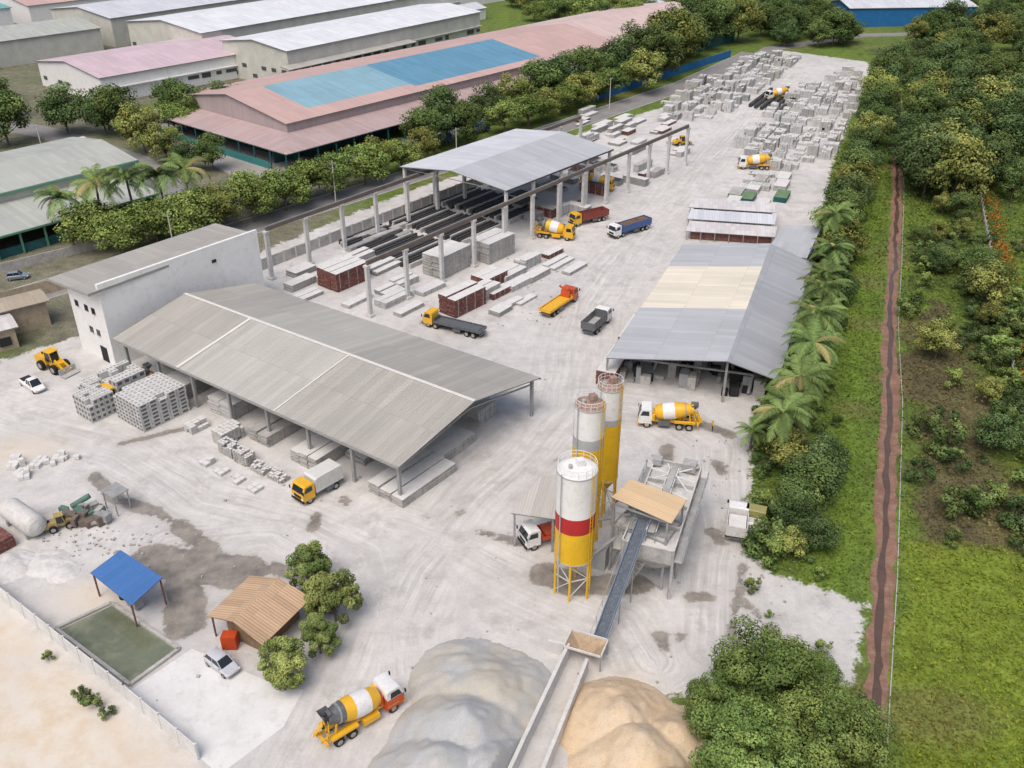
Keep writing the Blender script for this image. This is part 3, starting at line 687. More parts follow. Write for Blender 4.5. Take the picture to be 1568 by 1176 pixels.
def hp(a,b,z): q=rot((a,b),ha); return (hx_+q[0],hy_+q[1],z)
RT=M('rusty_hopper_tan',(.46,.35,.24),.8,.3,1.5,(.2,.12,.08),.4)
o=[hp(-1.9,-1.2,2.),hp(1.9,-1.2,2.),hp(1.9,1.2,2.),hp(-1.9,1.2,2.)]; i_=[hp(-.8,-.5,.8),hp(.8,-.5,.8),hp(.8,.5,.8),hp(-.8,.5,.8)]
mb.add(o+i_,[(0,1,5,4),(1,2,6,5),(2,3,7,6),(3,0,4,7),(4,5,6,7)],RT)
for i in range(4): mb.beam(o[i],o[(i+1)%4],.14,.22,DST); mb.beam(o[i],(o[i][0],o[i][1],0),.16,.16,STEEL)
mb.build('feed_hopper',e)
e=empty('loading_bay_canopy'); mb=MB(); mb.slab((-.1,83.2,5),(4.8,82.1,5),(8.6,86.3,5.6),(4,90.6,5.6),roofmat('dusty_flat_roof',(.50,.48,.45),(.35,.33,.3),.4),.12,UND)
for p in((.3,83.5),(4.6,82.5),(8.,86.2),(4,90)): mb.box((*p,2.45),(.25,.25,4.9),STEEL)
mb.build('roof_and_posts',e)
# hut & blue canopy
e=empty('tin_roof_hut'); mb=MB()
a,b,c_,d=(-30.8,69.2),(-24.2,65.2),(-20.7,71.8),(-27.9,75.2); r0,r1=lerp(a,b,.5),lerp(d,c_,.5)
mb.slab((*a,2.9),(*d,2.9),(*r1,4.1),(*r0,4.1),RTAN,.08,RUST);mb.slab((*c_,2.9),(*b,2.9),(*r0,4.1),(*r1,4.1),RTAN,.08,RUST); mb.build('roof',e)
mb=MB(); mb.box((-25.6,70.6,1.4),(4.6,5.5,2.8),M('timber_hut_wall',(.24,.16,.10),.85,.4,1.5),-.5)
for p in(a,b,c_,d): p=lerp(p,(-25.9,70.4),.1); mb.box((*p,1.4),(.15,.15,2.8),RUST)
mb.box((-28.4,67.9,.9),(1.5,1.1,1.6),M('red_shelter_paint',(.5,.07,.02),.5,.2,1.)); mb.build('walls',e)
e=empty('blue_roof_shelter'); mb=MB(); a,b,c_,d=(-44.8,75.2),(-38.7,70.3),(-36.6,73.9),(-42.6,78.3)
mb.slab((*a,3.3),(*b,3.3),(*c_,3.8),(*d,3.8),RBRI,.08,RUST)
for p in(a,b,c_,d): p=lerp(p,(-40.7,74.4),.08); mb.box((*p,1.65),(.14,.14,3.3),RUST)
mb.box((-40,73.5,.9),(1.6,1.,1.2),STEEL,-.6); mb.cyl((-41.8,75,0),(-41.8,75,1.1),.5,BLACK,12); mb.build('roof_and_posts',e)
# pond + pad + wall
mb=MB(); P=[(-47.1,70.2),(-42.8,74),(-33.5,67.4),(-36.8,62.8)]
mb.poly([lerp(p,(-40,68.6),.05) for p in P],.03,M('murky_green_water',(.155,.175,.115),.05,.35,.12,(.27,.27,.19),.7,spec=.8)); 
for i in range(4): mb.beam((*P[i],.15),(*P[(i+1)%4],.15),.35,.35,CON)
mb.build('settling_pond')
mb=MB(); mb.poly([(-37,61.8),(-32.3,67.6),(-24,63.5),(-20,62.3),(-21,58),(-25.5,52.9)],.012,M('clean_concrete_pad',(.68,.68,.67),.8,.1,.3,(.5,.48,.46),.5)); mb.build('concrete_pad')
WP=[(-100,106),(-80,92.8),(-55.2,75),(-36.5,61.2),(-27.8,54.5)]
mb=MB(); WALLM=M('precast_wall',(.64,.64,.63),.8,.15,.6,(.4,.38,.35),.4)
for a,b in zip(WP[:-1],WP[1:]):
    L=math.hypot(b[0]-a[0],b[1]-a[1]); n=int(L/2.4); aa=math.atan2(b[1]-a[1],b[0]-a[0])
    mb.beam((*a,.95),(*b,.95),.1,1.9,WALLM)
    for k in range(n+1): p=lerp(a,b,k/n); mb.box((*p,1.02),(.2,.22,2.04),WALLM,aa)
mb.build('precast_boundary_wall')
mb=MB()
for a,b in(((5.6,66.6),(-.7,51)),((7.3,64.6),(2.2,51))):
    mb.beam((*a,.9),(*b,.9),.35,1.8,DST)
mb.beam((3.6,67.2,.8),(5.6,66.6,.8),.3,1.6,DST); mb.build('aggregate_bay_wall')
# piles
def pile(name,cx,cy,rx,ry,mat,peaks,seed,clipf=None):
    n=110; gx=np.linspace(-1.15,1.15,n); GX,GY=np.meshgrid(gx,gx); x=GX*rx;y=GY*ry; z=np.full(x.shape,-.3)
    for (px,py,ph,pr) in peaks:
        d=np.hypot((x-px)/1.,(y-py)/1.); d=np.sqrt(d*d+.6)
        z=np.maximum(z,ph-d*ph/pr)
    z+= (fbm(x,y,2.6,seed)-.5)*1.1*np.clip(z,0,1)+(fbm(x,y,.7,seed+3)-.5)*.22
    if clipf is not None: z=np.minimum(z,clipf(x+cx,y+cy))
    z=np.where(z<0,z*1.5-.05,z)
    vs=np.stack([x+cx,y+cy,z],-1).reshape(-1,3); f=[(j*n+i,j*n+i+1,(j+1)*n+i+1,(j+1)*n+i) for j in range(n-1) for i in range(n-1)]
    mb=MB(); mb.add(vs.tolist(),f,mat); mb.build(name,smooth=True)
def pilemat(name,c1,c2,c3):
    m,nt,out=newmat(name);h=NT(nt);pos=h.n('ShaderNodeNewGeometry').outputs['Position']
    a=h.noise(pos,.16,4.,.6);b=h.noise(pos,1.2,5.,.7);c=h.noise(pos,9.,3.,.7)
    col=h.mix(h.rng(a,.45,.62),c1,c2); col=h.mix(h.rng(b,.52,.7,0.,.7),col,c3); col=h.scalecol(col,h.rng(c,.3,.7,.82,1.1))
    h.bsdf(out,col,.95,0.,c,.5,.1); return m
def west(x,y):
    d=((x-5.6)*15.6-(y-66.6)*6.3)/16.8
    return np.where(y<67.5,np.clip(1.5-(d+.3)*3,-1,9)+np.clip(-d,0,9),9)
pile('gravel_pile',-4.5,58,14,13,pilemat('grey_gravel',(.46,.47,.47),(.50,.47,.40),(.40,.41,.41)),[(-1.6,-6.5,4.9,7),(.2,-2,4.9,7),(2.3,3,3.4,7),(.3,5.2,2.5,6),(3,-7,4.5,8),(-2,-9,4.6,7)],51,west)
def east(x,y):
    d=((x-7.3)*13.6-(y-64.6)*5.1)/14.5
    return np.where(y<65.5,np.clip(1.0+(d-.3)*3,-1,9),9)
pile('sand_pile',11,55.5,8,12,pilemat('orange_sand',(.64,.50,.34),(.68,.57,.43),(.52,.39,.26)),[(-1.,2.5,3.6,6),(.3,-2,4.4,6.5),(2.2,-6,4.2,6),(3,0,3.2,5.5)],61,east)
pile('rubble_mound',-54.5,80,7,4,DST,[(-2,0,1.3,3),(2,.5,1.,2.6),(4.5,-1,.8,2)],71)
# ------------------------------------------------------------------ background warehouses
g_e=np.array([.647,.762]); g_n=np.array([-.762,.647])
WIN=M('window_band',(.08,.09,.10),.3,.3,.3)
CW=M('cream_wall',(.55,.55,.50),.8,.2,.3)
def wh(name,ox,oy,L,W,ze,zr,roof,wall,parts=None,windows=False,ax=None):
    e_=np.array([math.cos(ax),math.sin(ax)]) if ax is not None else g_e; n_=np.array([-e_[1],e_[0]])
    o=np.array([ox,oy]); P=lambda a,b,z:(o[0]+e_[0]*a+n_[0]*b,o[1]+e_[1]*a+n_[1]*b,z); aa=math.atan2(e_[1],e_[0])
    e=empty(name); mb=MB(); mid=W/2; zz=lambda b: ze+(zr-ze)*(1-abs(b-mid)/mid)
    parts=parts or [(0,L,0,W,roof)]
    for a0,a1,b0,b1,mm in parts:
        for lo,hi in((b0,min(b1,mid)),(max(b0,mid),b1)):
            if hi-lo<.1: continue
            if hi<=mid: mb.slab(P(a0,lo,zz(lo)),P(a1,lo,zz(lo)),P(a1,hi,zz(hi)),P(a0,hi,zz(hi)),mm,.2,UND,u0=a0)
            else: mb.slab(P(a1,hi,zz(hi)),P(a0,hi,zz(hi)),P(a0,lo,zz(lo)),P(a1,lo,zz(lo)),mm,.2,UND,u0=a0)
    mb.build('roof',e); mb=MB()
    i=.6; q=[P(i,i,0),P(L-i,i,0),P(L-i,W-i,0),P(i,W-i,0)]; zt=ze-.25
    up=[(p[0],p[1],zt) for p in q]; g0=P(i,mid,zr-.25);g1=P(L-i,mid,zr-.25)
    uvw=[[(0,0),(L,0),(L,ze),(0,ze)]]
    mb.add(q+up,[(0,1,5,4)],wall,uvw);mb.add(q+up,[(2,3,7,6)],wall,uvw)
    mb.add([q[3],q[0],up[0],g0,up[3]],[(0,1,2,3,4)],wall,[[(0,0),(W,0),(W,ze),(W/2,zr),(0,ze)]]);mb.add([q[1],q[2],up[2],g1,up[1]],[(0,1,2,3,4)],wall,[[(0,0),(W,0),(W,ze),(W/2,zr),(0,ze)]])
    if windows:
        rr=random.Random(int(ox*7+oy))
        for zf in windows:
            for k in range(int(L/5)):
                if rr.random()<.75: mb.box(P(3+k*5,i-.05,zf),(rr.choice([2.,3.4,4.2]),.2,rr.choice([1.1,1.6])),WIN,aa)
            for k in range(int(W/5)):
                if rr.random()<.5: mb.box(P(i-.05,3+k*5,zf),(.2,2.2,1.2),WIN,aa)
        mb.box(P(L/2,i-.4,ze*.55),(L,1.,.25),wall,aa)
    mb.build('walls',e)
    return e,P,aa
WPK=roofmat('pink_grey_sheet_wall',(.42,.35,.35),(.22,.19,.19),.7,.05,1.,30.); TEAL=M('teal_wall',(.03,.12,.13),.7,.3,.3,(.02,.03,.03),.6)
e,P,aa=wh('pink_and_blue_roof_warehouse',-57.5,237.4,226,50.6,9,12.8,RPK,WPK,parts=[(0,12,0,50.6,RPK),(12,50,0,6,RPK),(50,108,0,4,RPK),(12,50,6,25.3,RBL2),(50,108,4,25.3,RBL),(12,108,25.3,50.6,RPK),(108,150,0,50.6,RPK),(150,226,0,50.6,roofmat('pale_pink_sheet_roof',(.62,.48,.45),(.42,.36,.36),.5))])
mb=MB(); RPK2=roofmat('dusty_pink_skirt_roof',(.46,.35,.34),(.3,.26,.26),.7)
mb.slab(P(-9,-11,5.2),P(125,-11,5.2),P(125,.5,6.6),P(.5,.5,6.6),RPK2,.2,UND)
mb.slab(P(-9,50,5.2),P(-9,-11,5.2),P(.5,.5,6.6),P(.5,50,6.6),RPK2,.2,UND); mb.build('skirt_roof',e)
mb=MB()
for k in range(22): mb.box(P(-5+k*6,-10.5,2.6),(.3,.3,5.2),TEAL,aa)
for k in range(10): mb.box(P(-8.5,-10+k*6.5,2.6),(.3,.3,5.2),TEAL,aa)
mb.box(P(60,.1,2.4),(130,.6,4.8),TEAL,aa); mb.box(P(-.1,22,2.4),(.6,50,4.8),TEAL,aa)
mb.box(P(-8.8,22,.9),(.2,50,1.8),M('teal_cladding',(.04,.2,.2),.6,.2,.5),aa); mb.build('skirt_columns',e)
mb=MB(); mb.slab(P(125,-7,5.6),P(226,-7,5.6),P(226,.5,6.6),P(125,.5,6.6),RPK2,.2,UND); mb.box(P(175,-3,2.6),(100,5,5.2),TEAL,aa); mb.build('annex',e)
BLM=M('blue_site_hoarding',(.02,.14,.35),.6,.2,.5)
mb=MB(); mb.beam((26,300,1.3),(84,372,1.3),.2,2.6,BLM); mb.build('blue_hoarding_fence')
e,P,aa=wh('green_grey_roof_factory',-85-60*.647,207.9-60*.762,60,30,8.5,10.5,RGRN,CW)
GT=M('green_trim',(.12,.3,.2),.6,.2,1.)
mb=MB(); mb.slab(P(0,-14,4.8),P(56,-14,4.8),P(56,.7,6.4),P(0,.7,6.4),RGRN,.2,UND); mb.box(P(28,-14.1,4.6),(56,.2,.4),GT,aa); mb.box(P(30,-.25,8.2),(60,.2,.5),GT,aa);mb.build('lower_roof',e)
mb=MB(); 
for k in range(12): mb.box(P(1+k*4.9,-13.6,2.3),(.35,.35,4.6),GT,aa)
mb.box(P(28,-13,.9),(56,.2,1.8),TEAL,aa);mb.box(P(55.5,-7,2.2),(.2,12,4.4),TEAL,aa); mb.build('columns',e)
wh('pink_roof_factory',-128,296,63,42,8,10.5,roofmat('lilac_pink_roof',(.60,.47,.51),(.4,.34,.36),.4),WHITE,windows=[3.])
RW2=roofmat('bright_white_roof',(.72,.74,.77),(.5,.5,.5),.25)
e,P,aa=wh('white_roof_factory',-74,318,105,34,12,14,RW2,CW,windows=[5.,2.],ax=R(54)) 
mb=MB(); mb.slab(P(-3,-4,7.),P(60,-4,7.),P(60,.5,7.6),P(-3,.5,7.6),RG2,.25,UND); mb.build('lower_canopy_roof',e)
wh('white_roof_factory',-112,352,150,46,12,14.5,RW2,CW,ax=R(54),windows=[4.])
wh('white_roof_factory',-160,392,150,44,11,13.5,RWH,CW,ax=R(54))
wh('grey_roof_factory',-215,318,85,34,9,11.5,RGRN,CW)
wh('teal_roof_factory',-265,372,75,44,10,12,roofmat('teal_sheet_roof',(.18,.42,.40),(.3,.4,.38),.3),WHITE)
wh('pink_roof_factory',-215,440,100,50,9,12,RPK,WHITE)
wh('grey_roof_factory',-40,480,90,50,9,12,RWH,WHITE,ax=R(50))
for x_,y_,L_2,a_2,rf in ((60,470,30,20,RWH),(95,485,26,10,RTAN),(-30,440,30,52,RWH),(120,520,50,15,RWH)): wh('roadside_building',x_,y_,L_2,14,5,7,rf,WHITE,ax=R(a_2))
wh('blue_shed',150,440,60,24,8,10,RWH,BLM,ax=R(5))
wh('grey_roof_factory',-190,232,60,34,7,9,RGRN,M('dark_wall',(.12,.12,.12),.8))
wh('orange_roof_house',45,520,40,20,7,11,RTAN,WHITE,ax=R(20))
wh('house',146,205,13,9,4.,5.5,RWH,WHITE,ax=R(70))
OC=M('old_ochre_wall',(.42,.35,.26),.85,.3,.5,(.2,.16,.12),.5)
e,P,aa=wh('old_workshop',-100,116,27,7,3.8,4.4,RRST,OC,ax=R(38))
mb=MB()
for k in range(7): mb.box(P(3+k*3.6,.45,1.6),(1.8,.2,1.4),DARK,aa)
mb.build('openings',e)
e,P,aa=wh('old_workshop',-96,126,24,6,4.6,5.,roofmat('brown_old_roof',(.42,.36,.28),(.2,.16,.12),.6),OC,ax=R(38))
mb=MB(); mb.beam((-97,143,1.2),(-73,163,1.2),.2,2.4,OC); mb.beam((-112,150,.9),(-60,196,.9),.2,1.8,CON); mb.build('roadside_wall')
ASP=M('worn_asphalt_road',(.24,.235,.23),.9,.2,.15,(.34,.32,.29),.4)
def road(name,P,w,mat,z=.02,kerb=True):
    mb=MB(); L=[];Rr=[]
    for i,p in enumerate(P):
        a=P[max(0,i-1)];b=P[min(len(P)-1,i+1)]; d=Vector((b[0]-a[0],b[1]-a[1])).normalized(); n=Vector((-d.y,d.x))*w/2
        L.append((p[0]+n.x,p[1]+n.y));Rr.append((p[0]-n.x,p[1]-n.y))
    for i in range(len(P)-1): mb.add([(*Rr[i],z),(*Rr[i+1],z),(*L[i+1],z),(*L[i],z)],[(0,1,2,3)],mat)
    if kerb:
        for Q in(L,Rr):
            for i in range(len(P)-1): mb.beam((*Q[i],.07),(*Q[i+1],.07),.15,.14,CONL)
    mb.build(name)
road('service_road',[(-160,88),(-124,118),(-90,150),(-62,181),(-34,212),(-5,246),(25,282),(60,325),(95,380)],9,ASP)
road('access_road',[(-60,183),(-76,207),(-98,236),(-130,262),(-200,300),(-400,380)],9,ASP,.028,False)
road('rear_road',[(80,345),(105,390),(150,420),(320,440)],8,ASP,.036,False)
mb=MB(); mb.poly([(-62,215),(-45,228),(10,290),(4,296),(-50,236),(-110,290),(-118,282)],.016,M('estate_concrete',(.33,.32,.30),.85,.2,.2)); mb.build('forecourt_pavement')
# ------------------------------------------------------------------ stacks
BLK=M('concrete_blocks',(.52,.52,.51),.9,.25,1.2,(.32,.31,.29),.4); BLK2=M('dark_blocks_and_hollow_shade',(.33,.33,.32),.9,.25,1.2); BLKW=M('pale_dusty_top',(.64,.635,.62),.9,.15,1.)
RBR=M('red_brown_moulds',(.17,.062,.052),.85,.4,1.2,(.33,.29,.27),.6); HOL=M('block_hollow_shadow',(.12,.12,.12),.95,.2,2.)
def blockstack(x,y,a,L,W,H,u=(1.0,.6,.6),mat=BLK,top=None,drop=.06,name='concrete_block_stack',gap=.06,hollow=False):
    mb=MB(); nx_=max(1,int(L/u[0]));ny_=max(1,int(W/u[1]));nz_=max(1,int(H/u[2]))
    for i in range(nx_):
        for j in range(ny_):
            hz=nz_-(1 if random.random()<drop*3 else 0)
            for k in range(hz):
                if 0<i<nx_-1 and 0<j<ny_-1 and k<hz-1: continue
                if random.random()<drop*.4 : continue
                cx,cy,cz=((i+.5)*u[0]-L/2+random.uniform(-.03,.03),(j+.5)*u[1]-W/2+random.uniform(-.03,.03),(k+.5)*u[2])
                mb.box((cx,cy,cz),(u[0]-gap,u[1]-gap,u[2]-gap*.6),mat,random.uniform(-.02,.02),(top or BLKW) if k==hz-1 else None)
                if hollow:
                    if k==hz-1:
                        for q in(-.23,.23): mb.box((cx+q*u[0],cy,cz+u[2]/2-.01),(u[0]*.3,u[1]*.45,.02),BLK2)  # dark squares paint the shade of the hollows on solid blocks
                    if j==0: mb.box((cx,cy-u[1]/2+gap/2-.004,cz),(u[0]*.55,.02,u[2]*.5),HOL)
                    if i==nx_-1: mb.box((cx+u[0]/2-gap/2+.004,cy,cz),(.02,u[1]*.5,u[2]*.5),HOL)
                    if i==0: mb.box((cx-u[0]/2+gap/2-.004,cy,cz),(.02,u[1]*.5,u[2]*.5),HOL)
    return mb.build(name,None,(x,y,0.01+random.random()*.06),a)
def slabstack(x,y,a,L,W,H,mat=CON,top=None,t=.22,name='precast_slab_stack',ncol=1):
    mb=MB(); n=int(H/t); w=W/ncol
    for c in range(ncol):
        nn=n-(random.randrange(3) if ncol>1 else 0)
        for k in range(nn):
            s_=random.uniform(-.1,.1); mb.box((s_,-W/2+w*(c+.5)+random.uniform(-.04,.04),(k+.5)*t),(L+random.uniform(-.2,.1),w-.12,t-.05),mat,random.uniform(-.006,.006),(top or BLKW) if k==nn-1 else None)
        for q in np.linspace(-.4,.4,4): mb.box((L*q,-W/2+w*(c+.5),nn*t/2),(.12,w-.05,nn*t-.08),BLK2)
    return mb.build(name,None,(x,y,.01+random.random()*.06),a)
SA=R(52.2)
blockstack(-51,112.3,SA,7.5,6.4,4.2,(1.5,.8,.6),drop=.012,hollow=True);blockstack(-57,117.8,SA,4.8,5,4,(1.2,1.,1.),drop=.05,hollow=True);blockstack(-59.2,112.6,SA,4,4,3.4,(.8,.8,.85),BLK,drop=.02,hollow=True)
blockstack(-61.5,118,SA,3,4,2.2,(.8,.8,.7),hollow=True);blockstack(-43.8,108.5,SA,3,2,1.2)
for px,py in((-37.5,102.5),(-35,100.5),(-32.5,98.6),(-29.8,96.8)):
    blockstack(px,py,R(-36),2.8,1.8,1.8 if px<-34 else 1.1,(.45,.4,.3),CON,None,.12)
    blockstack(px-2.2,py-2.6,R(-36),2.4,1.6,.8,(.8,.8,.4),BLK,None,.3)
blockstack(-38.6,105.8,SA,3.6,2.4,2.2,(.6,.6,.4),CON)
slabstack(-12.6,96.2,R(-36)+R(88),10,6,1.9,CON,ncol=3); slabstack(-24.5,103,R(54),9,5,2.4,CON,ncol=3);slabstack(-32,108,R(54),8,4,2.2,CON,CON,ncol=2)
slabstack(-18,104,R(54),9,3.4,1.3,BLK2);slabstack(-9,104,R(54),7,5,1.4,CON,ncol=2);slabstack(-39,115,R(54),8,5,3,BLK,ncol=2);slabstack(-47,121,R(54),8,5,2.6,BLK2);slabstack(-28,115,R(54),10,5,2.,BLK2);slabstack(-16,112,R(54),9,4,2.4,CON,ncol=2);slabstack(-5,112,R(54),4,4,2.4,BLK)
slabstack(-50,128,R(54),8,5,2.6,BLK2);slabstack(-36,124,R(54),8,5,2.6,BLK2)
for s_ in [(-31.2,158.6,8,5.5,3.8,RBR,3),(-12.4,164.5,8.5,5,4.6,CON,2),(-3.8,171.5,8,5,4.8,CON,2),(-8.6,147.5,8,4,3.6,RBR,2),(-5.5,151.8,7,3.4,2.6,CON,2),(-4.2,158.2,6,4,2.6,RBR,2),(1,157,6,2.4,1.3,BLK,1),(-.5,161.8,6.5,3.5,1.6,BLK,2),
 (4.5,161,6,2.4,1.2,CON,1),(3,167,5,3,2,BLK,2),(9,167.5,7,3,.9,BLK,2),(12,164.5,6,2,.8,CON,1),(-21,150.5,7,3,1.2,BLK,2),(-18,146.5,6,2,.7,CON,1),(-37,152,6,3,1,CON,2),(-27.5,150,6,2,.8,BLK,1),(-39,157,6,2.5,1.4,CON,1),(-24.5,165,7,3,1.2,BLK2,2),(-20,158,5,3,1.5,BLK,2),(-2.5,153,5,2,1.2,RBR,1),(2.5,150.5,5,1.5,.6,BLK,1),(-34,166,7,3,1.3,BLK,1),
 (-2,146,4,2.5,1.,BLK2,1),(-22,155,6,3,1.,BLK2,2),(-15,155,6,2.5,1.,BLK,1),(-40,163,5,3,1.2,BLK2,1),(-30,170,6,3,1.4,CON,2),(8,172,5,2,1,RBR,1),(0,149,5,1.6,.8,CON,1)]:
    slabstack(s_[0],s_[1],SA+random.uniform(-.04,.04),s_[2],s_[3],s_[4],s_[5],None,.3 if s_[5] is RBR else .22,'precast_mould_stack' if s_[5] is RBR else 'precast_slab_stack',s_[6])
CB=M('oily_casting_bed',(.05,.05,.052),.6,.4,1.,(.2,.19,.18),.3)
mb=MB()
for i in range(22):
    for j in range(3):
        c=np.array([-18,172.])+d1*(j*15.5)+n1v*(i*.95-3); mb.box((c[0],c[1],.45),(14.3-random.uniform(0,3),.5,.9),CB if i%4 else CON,.911)
mb.build('casting_beds')
mb=MB()
for i in range(10):
    c=np.array([-28,172.])+d1*(random.uniform(0,20))+n1v*random.uniform(0,8); mb.box((*c,.5+i*.01),(random.uniform(3,7),1.2,1.),random.choice([CB,BLK2,CON]),.911)
mb.build('precast_mould_row')
for i in range(26):
    c=np.array([8,184.])+d1*random.uniform(-2,52)+n1v*random.uniform(-2,24)
    slabstack(c[0],c[1],SA+random.choice([0,1.57]),random.uniform(4,7),random.uniform(1.5,3),random.uniform(.6,2.4),random.choice([CON,BLK,BLK2,RBR]),random.choice([None,CB,CON]),.25,'precast_slab_stack',1)
for i in range(22):
    t=random.uniform(.05,.9); q=random.uniform(.05,.9); p=lerp(lerp((13.8,119.9),(32.5,165.3),t),lerp((37.5,113.2),(54.3,155.8),t),q)
    blockstack(p[0],p[1]+1,R(68),random.uniform(1.5,4),random.uniform(1.5,3),random.uniform(.8,2.4),(.5,.5,.45),random.choice([BLK,CON,BLK2]),CON,.2)
slabstack(15.6,124.5,R(68),9,3,2.6,RBR,BLKW,.3,'precast_mould_stack');slabstack(20,136,R(68),9,3,2.2,RBR,BLKW,.3,'precast_mould_stack')
def fillstacks(P,ang_,st,prob,hmax):
    xs_=[p[0] for p in P];ys_=[p[1] for p in P]; ca,sa_=math.cos(ang_),math.sin(ang_); cx,cy=sum(xs_)/len(P),sum(ys_)/len(P)
    for i in range(-18,19):
        for j in range(-18,19):
            xx=cx+ca*i*st-sa_*j*st*.7;yy=cy+sa_*i*st+ca*j*st*.7
            if sdf(np.array([xx]),np.array([yy]),P)[0]<.5 or random.random()>prob: continue
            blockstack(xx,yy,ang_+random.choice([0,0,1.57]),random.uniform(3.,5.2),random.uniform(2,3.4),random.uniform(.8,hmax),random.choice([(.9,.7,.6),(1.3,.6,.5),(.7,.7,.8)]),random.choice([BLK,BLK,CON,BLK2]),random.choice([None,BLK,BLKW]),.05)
fillstacks([(58.6,250),(76,285),(98,322),(118,345),(125,338),(106,290),(80,234),(64,224)],R(66),5.2,.93,3.6)
fillstacks([(47,296),(72,340),(95,372),(112,378),(110,366),(88,326),(66,286),(47,270)],R(62),5.4,.93,3.8)
fillstacks([(52,212),(60,209),(74,232),(64,236)],R(66),5.,.6,1.8)
for i in range(6):
    slabstack(80+i*1.3,304-i*1.7,R(62),26,1.0,1.1,CB,CB,.5,'black_pipe_stack')
for i in range(34): slabstack(random.uniform(20,46),random.uniform(240,285),R(55),random.uniform(4,8),random.uniform(1.5,3),random.uniform(.5,1.8),random.choice([CON,BLK,RBR,BLK2,BLK]))
for (x_,y_,c_) in [(54,205,0),(57,212,1),(60,218,2),(56,200,1),(62,206,0),(50,202,1),(64,214,1),(52,208,2),(66,220,1)]:
    slabstack(x_,y_,R(66),6,3,1.2,[TEAL,CON,M('faded_green_sheets',(.15,.24,.13),.8,.3)][c_],[M('faded_green_sheets',(.15,.24,.13)),None,CON][c_],.3,'timber_and_sheet_stack')
for i in range(14): blockstack(-61.5+random.uniform(-4.5,4.5),99.3+random.uniform(-2.5,2.5),random.random()*3,random.uniform(1.6,3.2),random.uniform(1,1.8),random.uniform(.7,1.5),(.8,.7,.5),BLKW,None,.3,'broken_concrete_heap')
mb=MB()
for i in range(320):
    q=random.random()
    if q<.25: c=(-48+random.gauss(0,5),84+random.gauss(0,2.2))
    elif q<.5: c=(random.uniform(-4,12),random.uniform(140,170))
    elif q<.75: c=(random.uniform(24,32),random.uniform(66,110))
    else: c=(random.uniform(-40,20),random.uniform(60,130))
    s_=random.uniform(.1,.32); mb.box((c[0],c[1],s_*.3),(s_,s_*random.uniform(.5,1.2),s_*.6),random.choice([CON,CON,BLK2]),random.random()*3)
mb.build('scattered_rubble')
e=empty('horizontal_storage_tank'); mb=MB(); mb.lathe((-60.5,88.8,1.7),(-54.8,84.6,1.7),[(0,.3,CONL),(.04,1.0,CONL),(.1,1.35,CONL),(.9,1.35,CONL),(.96,1.,CONL),(1,.3,CONL)],24); mb.build('vessel',e,smooth=True)
mb=MB()
for t in(.2,.8): p=lerp((-60.5,88.8),(-54.8,84.6),t); mb.box((*p,.4),(.4,2.2,.8),STEEL,-.63)
mb.build('saddles',e)
slabstack(-60,84,R(-36),5,2.5,1.6,RBR,RBR,.4,'rusty_steel_stack')
GRN=M('machine_green',(.09,.20,.16),.7,.4,1.,(.15,.13,.1),.6)
VYD=M('faded_yellow_paint',(.42,.32,.12),.7,.3,1.2,(.22,.17,.1),.6)
e=empty('discarded_machinery'); mb=MB()
for i in range(18):
    c=(-52+random.uniform(-2.5,3.5),88.2+random.uniform(-2,2)); mb.box((*c,random.uniform(.4,.9)),(random.uniform(.6,2),random.uniform(.5,1.2),random.uniform(.7,1.5)),random.choice([GRN,STEEL,VYD,DK,DK,CON]),random.random()*3)
for p in((-49.5,90.5),(-47.6,89),(-46.6,90.6),(-48.6,92)): mb.box((*p,1.4),(.12,.12,2.8),STEEL)
mb.box((-48,90.5,2.8),(2.6,2.2,.1),STEEL,-.63); mb.cyl((-53.5,90,.7),(-51.5,91,1.6),.35,GRN,10); mb.cyl((-50,87,.5),(-48,87.8,.5),.3,STEEL,10); mb.build('machine_parts',e)
